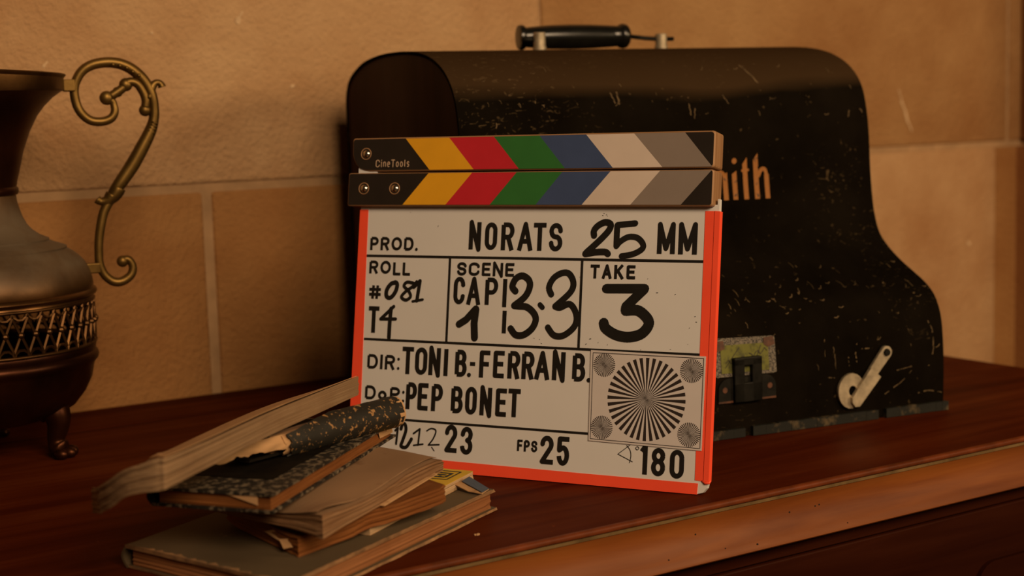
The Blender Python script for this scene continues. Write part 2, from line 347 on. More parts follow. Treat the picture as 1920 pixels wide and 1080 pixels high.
# ---- layered slab: a block over four corners, edges stepped like leaves of paper
def gslab(name, fun, ns, nt, nl, jit, mat, parent, off, seed=0, mats2=None, smooth=False):
    """fun(s,t)->(x,y,zb,zt); perimeter walls carry nl layers, each pushed in or out a little"""
    rnd = random.Random(seed); V = []; F = []; UV = []; mi = []
    lay = [[0]*4 for _ in range(nl+1)]
    for k in range(nl+1):
        for e in range(4): lay[k][e] = rnd.uniform(-jit, jit)
    per = [(i/ns, 0) for i in range(ns)]+[(1, j/nt) for j in range(nt)]+[(1-i/ns, 1) for i in range(ns)]+[(0, 1-j/nt) for j in range(nt)]
    edge = [0]*ns+[1]*nt+[2]*ns+[3]*nt
    P = len(per); cx = Vector(fun(.5, .5)[:2]); L = 0; us = []
    for i in range(P):
        us.append(L); a = Vector(fun(*per[i])[:2]); b = Vector(fun(*per[(i+1) % P])[:2]); L += (b-a).length
    for k in range(nl+1):
        for i, (s_, t_) in enumerate(per):
            x, y, zb, zt = fun(s_, t_); d = (Vector((x, y))-cx).normalized()
            j = lay[k][edge[i]] + jit*.6*(noise.noise(Vector((i*.35, k*1.7, seed*3.1))))
            z = zb+(zt-zb)*k/nl
            V.append((x+d.x*j, y+d.y*j, z)); UV.append((us[i]+seed*.37, z*1.0))
    for k in range(nl):
        for i in range(P):
            F.append((k*P+i, k*P+(i+1) % P, (k+1)*P+(i+1) % P, (k+1)*P+i)); mi.append(0)
    for top in (0, 1):
        base = nl*P if top else 0
        idx = {}
        for i, (s_, t_) in enumerate(per): idx[(round(s_*ns), round(t_*nt))] = base+i
        for a in range(1, ns):
            for b in range(1, nt):
                x, y, zb, zt = fun(a/ns, b/nt); idx[(a, b)] = len(V); V.append((x, y, zt if top else zb)); UV.append((x*3, y*.02))
        for a in range(ns):
            for b in range(nt):
                F.append((idx[(a, b)], idx[(a+1, b)], idx[(a+1, b+1)], idx[(a, b+1)])); mi.append(1 if mats2 else 0)
    o = mesh_obj(name, V, F, [mat]+([mats2] if mats2 else []), parent, smooth, UV, off)
    if mats2:
        for p, q in zip(o.data.polygons, mi): p.material_index = q
    return o
def quad(N_, R, Lc, thick, bow=0):
    N_, R, Lc = Vector(N_), Vector(R), Vector(Lc); Fc = R+Lc-N_
    def fun(s, t):
        p = N_*(1-s)*(1-t)+R*s*(1-t)+Lc*(1-s)*t+Fc*s*t
        return p.x, p.y, p.z+bow*math.sin(PI*s), p.z+thick+bow*math.sin(PI*s)
    return fun
def sub(fun, s0, s1, t0, t1, dz0, dz1, ab=True):
    """a thinner slab inside fun: dz0..dz1 above the bottom"""
    def g(s, t):
        x, y, zb, zt = fun(s0+(s1-s0)*s, t0+(t1-t0)*t); return x, y, zb+dz0, zb+dz1
    return g

# ================================================================ SETTING
YW = 1.402                                                        # front face of the wall
b = MB(); b.box((-1.2, YW+.0028, -.86), (1.80, YW+.12, 1.5))
wall = structure(b.build('wall_back', M['mortar']))
def stone(x0, x1, z0, z1, seed):
    """a rough faced block with a softly rounded, slightly wavy arris"""
    bm = bmesh.new(); bmesh.ops.create_cube(bm, size=1)
    for q in bm.verts: q.co = Vector(((x0+x1)/2+q.co.x*(x1-x0), YW+.03+q.co.y*.06, (z0+z1)/2+q.co.z*(z1-z0)))
    bmesh.ops.bevel(bm, geom=bm.edges[:], offset=.0035, segments=3, affect='EDGES', profile=.5)
    bm.verts.index_update(); v = [q.co.copy() for q in bm.verts]; f = [tuple(x.index for x in fc.verts) for fc in bm.faces]; bm.free()
    o = mesh_obj('stone_block', v, f, M[{8: 'stone_shade', 9: 'stone_shade', 2: 'stone_orange', 3: 'stone_orange'}.get(seed, 'stone')], wall); auto_smooth(o, 50); return o  # lower-left blocks tinted to paint the case's shadow on the wall
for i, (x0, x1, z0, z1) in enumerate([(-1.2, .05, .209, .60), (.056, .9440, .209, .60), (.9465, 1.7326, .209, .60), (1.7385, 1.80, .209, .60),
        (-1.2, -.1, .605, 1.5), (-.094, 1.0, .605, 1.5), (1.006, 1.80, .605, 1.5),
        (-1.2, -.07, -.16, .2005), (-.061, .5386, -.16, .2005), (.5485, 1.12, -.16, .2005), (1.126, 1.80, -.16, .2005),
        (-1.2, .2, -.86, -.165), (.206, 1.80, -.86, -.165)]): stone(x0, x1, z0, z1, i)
b = MB(); rnd = random.Random(8)                                   # pale chips and a long scrape in the plaster
def chip(pts, wd_): stroke(b, [(x+rnd.uniform(-.001, .001), z) for x, z in pts], wd_, 0, True, lambda x, z: (x, YW-.0006-tick(.00001), z))
for pts, wd_ in (([(1.5149, .2841), (1.5199, .2685)], .0016), ([(1.5199, .2685), (1.5281, .2528)], .0030), ([(1.5281, .2528), (1.5322, .2414)], .0042), ([(1.5330, .2390), (1.5394, .2291)], .0024),
                 ([(.5843, .3679), (.5852, .3690), (.5848, .3665)], .0052), ([(.5850, .3690), (.5904, .3763)], .0018), ([(.3909, .3243), (.3930, .3255)], .0026), ([(.3930, .3255), (.3960, .3285)], .0016), ([(.6394, .3023), (.6412, .3030)], .0030), ([(.4956, .3552), (.4964, .3556)], .0026), ([(1.6527, .0702), (1.6545, .0690)], .0050)): chip(pts, wd_)
o = b.build('plaster_chips', M['chip'], wall); o['kind'] = 'stuff'
# the return of the reveal at the right: stone courses with a coved lower course
b = MB(); b.box((1.768, .9, -.86), (1.95, YW+.1, 1.5)); wr = structure(b.build('wall_right', M['mortar']))
b = MB(); b.box((1.7605, .9, .209), (1.80, YW+.002, .60), .003); b.build('stone_block', M['stone_deep_shade'], wr)  # shade on the return is put into its stone colour
b = MB(); b.box((1.7605, .9, .605), (1.80, YW+.002, 1.5), .003); b.build('stone_block', M['stone_deep_shade'], wr)
arc_at = lambda a: (1.708+.055*math.sin(a), YW-.0003-.055*(1-math.cos(a)))
for a0, a1, nm in ((0, .62, 'stone_shade'), (.62, PI/2, 'stone_deep_shade')):  # two tint steps paint the fade into shade along the cove
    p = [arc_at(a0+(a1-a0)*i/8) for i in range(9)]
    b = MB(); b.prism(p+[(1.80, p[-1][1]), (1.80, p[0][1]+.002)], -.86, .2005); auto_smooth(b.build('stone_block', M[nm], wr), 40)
b = MB(); b.prism([(1.763, YW-.0623), (1.763, .9), (1.80, .9), (1.80, YW-.0623)], -.86, .2005); b.build('stone_block', M['stone_deep_shade'], wr)
b = MB(); b.box((-1.2, -1.9, -.90), (1.9, YW, -.86)); structure(b.build('floor', M['floor']))

# ================================================================ DRESSER
dr = thing('dresser', 'dark mahogany dresser with worn moulded front edge, everything stands on it', 'dresser', (.3, 1.08, -.86))
DO = Vector((.3, 1.08, -.86)); XL, XR = -.75, 1.226
b = MB(); b.box((XL, .7665, -.0045), (XR, 1.3085, 0), .0012); b.box((XL, .776, -.030), (XR, 1.3085, -.004)); b.build('top_board', M['top_wood'], dr, offset=DO)
b = MB(); b.box((XL, 1.3095, -.030), (XR, 1.3985, 0), .0008); b.build('top_board', M['top_wood'], dr, offset=DO)
lip = [(.7668, .0005), (.7656, .0002), (.7650, -.0008), (.7649, -.0022), (.7655, -.0034), (.7672, -.0040), (.7690, -.0040), (.7690, .0005)]
b = MB(); b.prism(lip, XL, XR+.002, lambda y, z, x: (x, y, z)); auto_smooth(b.build('edge_lip', M['lip_wood'], dr, offset=DO), 50)
gv = [(.7690, -.0038), (.7667, -.0040), (.7664, -.0062), (.7690, -.0064)]
b = MB(); b.prism(gv, XL, XR+.002, lambda y, z, x: (x, y, z)); b.build('dusty_groove', M['groove'], dr, offset=DO)
pr = [(.790, -.0060), (.7672, -.0062), (.7682, -.0085), (.7690, -.0115), (.7692, -.0145), (.7687, -.0185), (.7674, -.0230), (.7652, -.0275), (.7626, -.0318), (.7604, -.0350), (.7598, -.0372), (.7612, -.0384), (.790, -.0384)]
b = MB(); b.prism(pr, XL, XR+.004, lambda y, z, x: (x, y, z)); auto_smooth(b.build('front_moulding', M['mould_wood'], dr, offset=DO), 40)
b = MB()
def fy(z):
    for (y0, z0), (y1, z1) in zip(pr[1:-1], pr[2:]):
        if z1 <= z <= z0: return y0+(y1-y0)*(z-z0)/(z1-z0)
    return .765
for x, z, r in ((.720, -.0185, .0007), (.745, -.0182, .0006), (.749, -.0178, .0006), (.683, -.0335, .0008), (.6335, -.0190, .0006), (.606, -.0305, .0006), (.77, -.0335, .0005), (.655, -.0315, .0005)):
    b.tube([(x, fy(z)-.0003, z), (x, fy(z)+.001, z)], [r, r*.8], 7)
o = b.build('worm_holes', M['ink'], dr, offset=DO); o['kind'] = 'stuff'
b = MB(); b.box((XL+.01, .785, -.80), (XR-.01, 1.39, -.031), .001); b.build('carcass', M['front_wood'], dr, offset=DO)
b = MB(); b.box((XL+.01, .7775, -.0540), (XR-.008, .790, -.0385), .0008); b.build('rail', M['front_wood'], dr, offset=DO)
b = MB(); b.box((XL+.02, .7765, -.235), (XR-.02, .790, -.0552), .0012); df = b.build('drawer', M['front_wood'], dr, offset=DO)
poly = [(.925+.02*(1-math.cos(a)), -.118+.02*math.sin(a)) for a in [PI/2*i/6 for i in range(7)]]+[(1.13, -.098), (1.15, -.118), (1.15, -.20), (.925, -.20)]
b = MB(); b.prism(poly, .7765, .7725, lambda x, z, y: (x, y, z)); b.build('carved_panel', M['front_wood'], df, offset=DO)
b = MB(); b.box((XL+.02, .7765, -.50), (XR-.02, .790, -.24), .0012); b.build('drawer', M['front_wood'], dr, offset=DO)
for x in (XL+.03, XR-.08):
    for y in (.80, 1.33):
        b = MB(); b.box((x, y, -.86), (x+.05, y+.05, -.79), .003); b.build('leg', M['front_wood'], dr, offset=DO)

# ================================================================ TYPEWRITER CASE
CW = .4047
ca = thing('typewriter_case', 'black curved typewriter case with scuffed cover, wooden end and top handle', 'case', (1.0073, .8809, .0005), math.radians(-8.908))
prof = [(0, 0), (-.0008, .037), (.0006, .065), (.004, .085), (.012, .100), (.024, .1097), (.040, .118), (.057, .1265), (.074, .137), (.0874, .149), (.094, .163),
        (.098, .179), (.1015, .207), (.1035, .240), (.1068, .262), (.112, .280), (.121, .2935), (.1347, .3045), (.150, .312), (.168, .3178), (.192, .3222), (.2207, .3248),
        (.250, .3258), (.2837, .3257), (.315, .3240), (.3465, .3202), (.372, .3135), (.390, .306), (.400, .2965), (.405, .283), (.4046, .262), (.4027, .15), (.401, .09), (.400, 0)]
ps = [(q.x, q.y) for q in spline([(a, c, 0) for a, c in prof], 3)]
def pv(z):
    fr = [q for q in ps if q[0] < .2]
    for (v0, z0), (v1, z1) in zip(fr, fr[1:]):
        if z0 <= z <= z1 and z1 > z0: return v0+(v1-v0)*(z-z0)/(z1-z0)
    return 0
n = len(ps); nr = []
for i in range(n):
    t = Vector(ps[min(i+1, n-1)])-Vector(ps[max(i-1, 0)]); t.normalize(); nr.append(Vector((t.y, -t.x)))
inn = [(p[0]+q.x*.0030, p[1]+q.y*.0030) for p, q in zip(ps, nr)]
V = []; F = []
rnd = random.Random(3)
xs = [-CW]+[-CW+CW*i/12 for i in range(1, 12)]+[0]
for j, x in enumerate(xs):
    for p in ps: V.append((x, p[0], p[1]))
for x in (-CW, 0):
    for p in inn: V.append((x, p[0], max(p[1], 0)))
for j in range(len(xs)-1):
    for i in range(n-1): F.append((j*n+i, j*n+i+1, (j+1)*n+i+1, (j+1)*n+i))
A0 = len(xs)*n
for i in range(n-1):
    F.append((i, A0+i, A0+i+1, i+1)); F.append(((len(xs)-1)*n+i, (len(xs)-1)*n+i+1, A0+n+i+1, A0+n+i))
    F.append((A0+i, A0+n+i, A0+n+i+1, A0+i+1))
# back wall of the cover is open below (n-gon closed by the base board)
auto_smooth(mesh_obj('cover', V, F, M['case'], ca), 40)
for x0, x1 in ((-CW+.0012, -CW+.013), (-.013, -.0012)):
    b = MB(); b.prism([(p[0], max(p[1], .0)) for p in inn], x0, x1, lambda v_, z_, x_: (x_, v_, z_)); b.build('end_panel', M['end_wood'], ca)
b = MB(); b.box((-CW+.004, .004, .0), (-.004, .396, .010)); b.build('base_board', M['black_iron'], ca)
for x0, x1, h in ((-.198, -.0721, .0078), (-.0637, .0026, .0078), (-.262, -.2055, .0072), (-.4047, -.268, .0072)):
    b = MB(); k = 10
    for i in range(k):
        xa, xb = x0+(x1-x0)*i/k, x0+(x1-x0)*(i+1)/k; d = .0005*noise.noise(Vector((xa*90, 0, 0)))
        b.box((xa, -.0040+d, .0), (xb, .001, h+d))
    b.build('base_strip', M['strip'] if 'strip' in M else M.setdefault('strip', m_cover('rubbed_strip', (.009, .009, .007), (.085, .06, .03), .54, .68, 75, .6)), ca)
surf = lambda off: (lambda x, z: (x, pv(z)-off-tick(.000004), z))
def onface(poly, o0, o1, fn=None):
    b = MB(); b.prism(poly, o0, o1, lambda x, z, o_: (x, pv(z)-o_, z)); return b
st = onface([(-.2305, .0822), (-.175, .0803), (-.1729, .079), (-.1728, .0506), (-.176, .0500), (-.23, .0507), (-.2322, .052)], -.001, .0007).build('paper_sticker', M['sticker_border'], ca)
onface([(-.2255, .0765), (-.1800, .0752), (-.1800, .0530), (-.2255, .0535)], .0006, .0010).build('sticker_field', M['sticker'], st)
for x in (-.2265, -.1785): onface([(x-.005, .0795), (x+.004, .0800), (x+.005, .0735), (x-.002, .0715), (x-.006, .0745)], .0006, .0012).build('rust_stain', M['rust'], st)
b = MB()
for k, (px, pz) in enumerate([(-.221, .062), (-.199, .0665)]):
    stroke(b, [(px+.0022*i*1.0, pz+.0022*math.sin(i*1.9+k)+.0004*i) for i in range(9)], .0005, 0, False, surf(.0012))
stroke(b, [(-.222, .058), (-.208, .0735)], .0005, 0, False, surf(.0012)); stroke(b, [(-.193, .062), (-.187, .074)], .0005, 0, False, surf(.0012))
b.build('handwriting', M['card_ink'], st)
lp = [(-.2295+.010*(1-math.cos(a)), .0395+.010*math.sin(a)) for a in [PI/2*i/6 for i in range(7)]]+[(-.1745-.010*(1-math.cos(a)), .0395+.010*math.sin(a)) for a in [PI/2*i/6 for i in range(6, -1, -1)]]+[(-.1745, .0293), (-.2295, .0307)]
hs = onface(lp, -.001, .0016).build('lock_plate', M['black_iron'], ca)
b = MB()
for x0, x1, z0, z1 in ((-.2158, -.2062, .029, .0645), (-.1990, -.1895, .029, .0645), (-.2158, -.1895, .0590, .0658), (-.2158, -.1895, .029, .0450)): b.box((x0, -.0055, z0), (x1, -.0005, z1), .0008)
b.build('hasp', M['black_iron'], hs)
for x in (-.2235, -.1805):
    b = MB(); b.tube([(x, .0005, .040), (x, -.0026, .040)], [.0028, .0024], 12); b.build('screw', M['rust'], hs)
for x0, x1 in ((-.2295, -.2158), (-.1895, -.1745)):
    b = MB(); b.box((x0, -.0024, .0292), (x1, -.0005, .0308)); b.build('plate_edge', M['rust'], hs)
# swivel latch
c1, c2 = Vector((-.0640, .0568)), Vector((-.0975, .0180)); dv = (c2-c1).normalized(); nv = Vector((-dv.y, dv.x))
b = MB(); out = [(-.1003+.0132*math.cos(a), .0272+.0150*math.sin(a)) for a in [2*PI*i/28 for i in range(28)]]
hole = [(-.0992+.0040*math.cos(a), .0272+.0044*math.sin(a)) for a in [2*PI*i/28 for i in range(28)]]
for y0, y1 in ((-.0045, -.0020),):
    V = [(x, y0, z) for x, z in out]+[(x, y0, z) for x, z in hole]+[(x, y1, z) for x, z in out]+[(x, y1, z) for x, z in hole]; F = []
    for i in range(28):
        j = (i+1) % 28; F += [(i, j, 28+j, 28+i), (56+j, 56+i, 84+i, 84+j), (j, i, 56+i, 56+j), (28+i, 28+j, 84+j, 84+i)]
    b.add(V, F)
la = b.build('latch', M['nickel'], ca)
def bar(p, q, w0, w1, o0, o1, round0=True):
    poly = []
    if round0: poly += [tuple(p+(-dv*math.cos(a)*w0+nv*math.sin(a)*w0)) for a in [-PI/2+PI*i/10 for i in range(11)]]
    else: poly += [tuple(p-nv*w0), tuple(p+nv*w0)]
    poly += [tuple(q+nv*w1*.9+dv*.001), tuple(q+nv*w1*.3+dv*.004), tuple(q-nv*w1*.5+dv*.003), tuple(q-nv*w1)]
    b = MB(); b.prism(poly, -o0, -o1, lambda x, z, y: (x, y, z)); return b
mid = c1+(c2-c1)*.40
bar(c1, mid, .0054, .0050, .0020, .0045).build('lever_arm', M['nickel'], la)
bar(mid, c2, .0066, .0058, .0046, .0078, False).build('lever_arm', M['nickel'], la)
b = MB(); b.tube([(c1.x, -.004, c1.y), (c1.x, -.0062, c1.y)], [.0036, .0028], 14); b.build('pivot_rivet', M['black_iron'], la)
b = MB(); b.tube([(c1.x, .002, c1.y), (c1.x, -.0021, c1.y)], .0062, 14); b.build('pivot_boss', M['black_iron'], la)
# scuffs and scrapes on the cover
b = MB(); fn = surf(.00025); rnd = random.Random(21)
for pts in ([(-.0152, .0793), (-.0115, .072), (-.0105, .0626), (-.0119, .0498)], [(-.0351, .0613), (-.0347, .0473)], [(-.0351, .038), (-.045, .0297), (-.0662, .0185)], [(-.0507, .0395), (-.0351, .0415)],
            [(-.0279, .0174), (-.0164, .0185), (-.0019, .0153)], [(-.091, .0664), (-.0931, .0574), (-.0918, .0493)], [(-.0869, .0614), (-.0773, .0611)], [(-.1236, .0727), (-.124, .058)], [(-.1142, .0617), (-.1136, .0468)],
            [(-.1007, .0558), (-.1, .0478)], [(-.1218, .0403), (-.115, .0394)]):
    p = [(q.x, q.y) for q in spline([(x, z, 0) for x, z in pts], 5)]
    for k in range(len(p)-1):
        if rnd.random() < .72: stroke(b, [p[k], (p[k+1][0]+rnd.uniform(-.0006, .0006), p[k+1][1])], rnd.uniform(.0003, .0011), 0, False, fn)
for k in range(150):                                                # the bulge and the shelf above it wear most
    band = rnd.random(); x = rnd.uniform(-.40, -.004)
    z = rnd.gauss(.104, .006) if band < .40 else (rnd.gauss(.126, .004) if band < .55 else (rnd.uniform(.018, .09) if band < .8 else rnd.uniform(.255, .308)))
    if not .012 < z < .31: continue
    a = rnd.choice([rnd.uniform(-.5, .5), rnd.uniform(1.1, 2.0)]); l = rnd.uniform(.001, .006); 
    stroke(b, [(x, z), (x+l*math.cos(a)*.5, z+l*.6*math.sin(a)), (x+l*math.cos(a+.3), z+l*math.sin(a+.3))], rnd.uniform(.0002, .0008), 0, False, fn)
for x0, z0, x1, z1, wd_ in ((-.119, .3055, -.1111, .2886, .0016), (-.262, .283, -.259, .274, .0012), (-.256, .284, -.2555, .273, .0016), (-.1875, .272, -.1865, .262, .0010), (-.182, .268, -.1835, .259, .0008), (-.152, .279, -.147, .271, .0008), (-.02, .262, -.0215, .256, .0010)):
    stroke(b, [(x0+(x1-x0)*k/6+.0004*math.sin(k*2.1), z0+(z1-z0)*k/6) for k in range(7)], wd_, 0, False, fn)
o = b.build('scuff_marks', M['scuff'], ca); o['kind'] = 'stuff'
# worn gold lettering Smith, most of it behind the slate
b = MB(); fn = surf(.0005)
def gs(pts, wd=.0048): stroke(b, spline([(x, z, 0) for x, z in pts], 3) if len(pts) > 2 else pts, wd, 0, False, fn)

def vbar(x, z0, z1, w_=.0048, slant=.003):
    k = 6
    for i in range(k):
        za, zb = z0+(z1-z0)*i/k, z0+(z1-z0)*(i+1)/k; tp = slant if i == k-1 else 0
        b.add([fn(x-w_/2, za), fn(x+w_/2, za), fn(x+w_/2, zb), fn(x-w_/2, zb-tp)], [(0, 1, 2, 3)])
vbar(-.1567, .1868, .2112); vbar(-.1692, .1868, .2112); vbar(-.1815, .1868, .2125)
gs([(-.1800, .205), (-.176, .2115), (-.1705, .2095), (-.1692, .203)], .0036); gs([(-.1680, .205), (-.1635, .2115), (-.158, .2095), (-.1567, .203)], .0036)
vbar(-.1470, .1868, .2122); stroke(b, [(-.1466, .2206), (-.1464, .2208)], .0050, 0, True, fn)
vbar(-.1358, .1866, .2236, .0048, .006); stroke(b, [(-.1395, .2118), (-.1318, .2125)], .0022, 0, False, fn)
vbar(-.1245, .1864, .2268, .0050, .006); gs([(-.1225, .2060), (-.1190, .2120), (-.1150, .2120), (-.1136, .2060)], .0036); vbar(-.1136, .1863, .2080, .0048, 0)
gs([(-.1880, .2190), (-.1930, .2262), (-.2000, .2230), (-.2000, .2150), (-.1940, .2075), (-.1880, .2000), (-.1900, .1900), (-.1965, .1868), (-.2030, .1920)], .0046)
b.build('lettering', M['gold'], ca)
# handle
hd = MB(); hd.tube([(-.1660, .2575, .3385), (-.1500, .2530, .3362), (-.1340, .250, .3350), (-.1204, .250, .3352)], .0021, 10)
hroot = hd.build('handle_rod', M['black_iron'], ca, True)
b = MB(); b.tube([(-.2815, .2490, .3358), (-.2640, .2500, .3358)], .0024, 10); b.build('handle_rod', M['black_iron'], ca, True)
gp = [(-.2760, .0090), (-.2755, .0112), (-.2728, .0119), (-.2705, .0112), (-.2698, .0092), (-.262, .0100), (-.245, .0112), (-.225, .0117), (-.205, .0114), (-.185, .0104), (-.1762, .0097), (-.1745, .0112), (-.1715, .0120), (-.1680, .0112), (-.1660, .0090), (-.1655, .004)]
b = MB(); b.tube([(x, .2700-.0125*(x+.276)/.11, .3387) for x, r in gp], [r for x, r in gp], 24); auto_smooth(b.build('handle_grip', M['black_gloss'], ca), 50)
for x, yy, z1 in ((-.2645, .2475, .3420), (-.1338, .250, .3402)):
    b = MB(); b.tube([(x, yy, .3250), (x, yy, .3290), (x, yy, .3292), (x, yy, z1-.0008), (x, yy, z1)], [.0064, .0064, .0057, .0057, .0050], 20); auto_smooth(b.build('handle_post', M['nickel'], ca), 40)

# ================================================================ CLAPPERBOARD
e_ = Vector((.5198, -.8543, 0)); up_ = Vector((.1483, .0902, .9848)); z_ = e_.cross(up_).normalized(); up_ = z_.cross(e_)
org = Vector((.6578, .7859, .0010))-e_*.2928
mm4 = Matrix((e_, up_, z_)).transposed().to_4x4(); mm4.translation = org
sl = thing('clapperboard', 'white film clapperboard with colour striped sticks and red-orange taped edges', 'clapperboard', mat=mm4)
def bs(mb, name, mat, parent, smooth=False):
    mb.v = [q*.001 for q in mb.v]; return mb.build(name, mat, parent, smooth)
b = MB(); bd = [(0, 0), (286, 0), (290.5, 1.2), (293.2, 4.5), (294, 9), (294, 207), (292.8, 207), (292.8, 203), (0, 203)]
b.prism(bd, -5, 0); board = bs(b, 'board', M['acrylic'], sl)
b = MB(); b.prism([(-.8, 204), (16, 204), (16, 252), (1, 252), (-.8, 244)], -4.8, 5.0); bs(b, 'hinge_plate', M['acrylic'], sl)
def strip(poly, z0=-5.3, z1=.35):
    b = MB(); b.prism(poly, z0, z1); return bs(b, 'tape_strip', M['tape'], sl)
strip([(-.6, .5), (9.4, .5), (8.8, 55), (7.6, 130), (6.9, 199.2), (-.6, 199.2)])
strip([(.2, -.35), (286.3, -.35), (286.8, 7.4), (200, 7.6), (86, 8.4), (.2, 8.0)])
strip([(284.4, 9.5), (290.6, 9), (290.9, 198.6), (284.0, 198.6)])
strip([(290.9, 9.4), (294.7, 9), (294.9, 198.4), (291.1, 198.6)], -5.3, .9)
b = MB(); b.tube([(289.5, 9.5, .2), (292.5, 8.0, .8), (295.2, 8.6, 1.0), (296.0, 10.0, .4)], [.6, 1.0, 1.1, .5], 8); bs(b, 'tape_curl', M['tape'], sl, True)
# ruled lines
for x0, y0, x1, y1, wd in ((7.5, 162.85, 284.6, 162.85, 2.0), (8.8, 97.6, 286.2, 97.2, 1.9), (9.2, 36.9, 202, 36.5, 1.8), (81.8, 162.5, 82, 97.6, 2.0), (191.4, 162.5, 191.5, 97.3, 2.0)):
    b = MB(); stroke(b, [(x0, y0), (x1, y1)], wd, .22); bs(b, 'ruled_line', M['ink'], sl)
# printed words, evenly set
def word(text, x0, x1, y0, h, wd, parent=sl, mat='ink', z=.26, widths=None, round_=.5, gap=.16, low=False):
    Wd = {'I': .16, '.': .14, ':': .16, 'i': .22, 'l': .28, 'M': .95, 'E': .62, 'L': .58, 'F': .6, 'S': .68, 'T': .66, 'P': .66, 'R': .70, 'A': .74, 'O': .82, 'D': .74, 'C': .78, 'N': .72, 'K': .72, 'n': .54, 'e': .56, 'o': .58, 's': .5}
    if low: Wd = dict(Wd, n=.56, o=.56, e=.56)
    tot = sum(Wd.get(c, .66) for c in text)+gap*(len(text)-1); u = (x1-x0)/tot; x = x0; b = MB()
    for c in text:
        w0 = Wd.get(c, .66)*u
        hh = h*.74 if c == 'o' and low else h; wd_ = wd
        letter(b, c, x, x+w0, y0, hh, wd, z, round_); x += w0+gap*u
    return bs(b, 'lettering', M[mat], parent)
word('PROD.', 10.3, 52.8, 167.3, 10.5, 2.2); word('ROLL', 10.5, 47.4, 149.0, 10.2, 2.2); word('SCENE', 88.4, 136.6, 149.0, 10.2, 2.2)
word('TAKE', 198.4, 233.3, 149.2, 10.1, 2.2); word('DIR', 13.0, 38.0, 74.7, 11.4, 2.25); word('FPS', 145.7, 162.2, 20.0, 8.5, 1.75)
def setword(items, wd=3.55, z=.26):
    b = MB()
    for c, x0, x1, y0, h in items: letter(b, c, x0, x1, y0, h, wd if c not in '.:-' else min(wd, 3.0), z, .3)
    return bs(b, 'lettering', M['ink'], sl)
setword([(':', 39.8, 42.2, 74.8, 9.6)], 2.2); setword([('D', 12.4, 22.1, 50.8, 10.9), ('o', 24.2, 31.9, 51.0, 7.2), ('P', 34.8, 43.7, 50.8, 10.7), (':', 45.5, 47.9, 50.0, 9.1)], 2.2)
setword([('N', 97.3, 107.5, 169, 20.8), ('O', 110.8, 121.2, 168.8, 20.9), ('R', 124.5, 135.4, 168.7, 21), ('A', 138, 151, 168.7, 20.9), ('T', 151.3, 161.5, 168.8, 20.8), ('S', 164.1, 174.9, 168.5, 21)])
setword([('M', 249, 262.5, 167.8, 21.2), ('M', 265, 279, 167.7, 21.3)], 3.6); setword([('#', 10.4, 23.2, 128.1, 12.8)], 2.3); setword([('T', 12, 21.6, 102.7, 20.7)], 3.4)
setword([('C', 86.2, 96, 127.1, 21), ('A', 97.4, 109.6, 127.1, 20.7), ('P', 113.2, 123.9, 127.4, 20.6), ('I', 128, 131.2, 126.1, 21.2)], 3.4); setword([('I', 128.6, 132, 106.5, 17)], 3.4)
setword([('T', 44.2, 54.3, 72, 21.1), ('O', 55.7, 66.4, 72.1, 21), ('N', 67.7, 77.9, 72.3, 20.9), ('I', 81.1, 84.1, 72.2, 20.6)])
setword([('B', 90.5, 100.6, 72.3, 20.5), ('.', 101.4, 104.2, 72.6, 3), ('-', 101.7, 107.6, 79.5, 6)]); setword([('F', 111.1, 120, 72.6, 20.5), ('E', 122.8, 132, 72.9, 20.5), ('R', 134.9, 145.2, 73.1, 20.6), ('R', 146.5, 156.8, 73.3, 20.5), ('A', 156.9, 169.5, 73.6, 20.6), ('N', 171.4, 181.7, 73.8, 20.8)])
setword([('B', 187.4, 197.8, 73.7, 20.6), ('.', 199.4, 202, 73.6, 3)]); setword([('P', 49.1, 58.7, 45.3, 20.7), ('E', 59.5, 68.6, 45, 20.9), ('P', 71.5, 81.3, 45.1, 20.8)])
setword([('B', 88.5, 98.7, 44.6, 20.5), ('O', 100.7, 110.5, 44.4, 20.9), ('N', 113.1, 123.1, 44.4, 21), ('E', 126.3, 135.3, 44.4, 21), ('T', 136.7, 146.7, 44.7, 21)])
setword([('2', 84.7, 95.3, 14.7, 21.1), ('3', 98.1, 108.6, 14.1, 21)], 3.6); setword([('2', 164.6, 175.3, 12, 20.9), ('5', 178, 188, 11.9, 21.2)], 3.6)
setword([('1', 242.0, 249.6, 10.5, 20.2), ('8', 251.6, 262.1, 10.1, 20), ('0', 265.5, 276.1, 9.5, 20.3)], 3.5)
def hand(groups, name='handwriting'):
    b = MB()
    for wd, pts in groups:
        p = [(q.x, q.y) for q in spline([(x, y, 0) for x, y in pts], 5)] if len(pts) > 3 else pts
        stroke(b, p, wd, .30, True)
    return bs(b, name, M['ink'], sl)
hand([(4.9, [(200,180.5),(199.7,183.8),(202.5,187.5),(208.1,190.2),(212.5,188.9),(211.8,184.9),(206.4,178.8),(199.1,172.1),(193.9,167.4),(195.4,167.2),(201.5,168.3),(209.1,168.6),(211.4,167.2)]),
      (4.5, [(231.7,189.6),(225.4,189.0),(218.0,188.3)]), (4.5, [(217.9,188),(217.8,181.4),(217.8,173.2)]), (4.4, [(217.8,173),(220.8,176.4),(226.9,179.7),(233.8,179.1),(238.3,174.6),(237.4,170.8),(230.6,167.3),(222.2,165.8)])])
hand([(3.4, [(35.6,142.4),(31.2,141.4),(27.4,136.5),(27.5,131.4),(31.4,130.7),(35.4,135.6),(36.5,141.0),(34.5,142.6)]),
      (2.6, [(50.6,142.3),(45.2,142.9),(42.6,139.8),(47.1,135.9),(48.8,131.7),(44.8,129.0),(40.8,131.4),(44.6,135.8),(50.5,139.7),(53.6,143.4)]),
      (3.0, [(51.4,139.2),(56.6,144.1),(54.6,128.8)]), (2.1, [(51.0,128.2),(59.7,129.8)])])
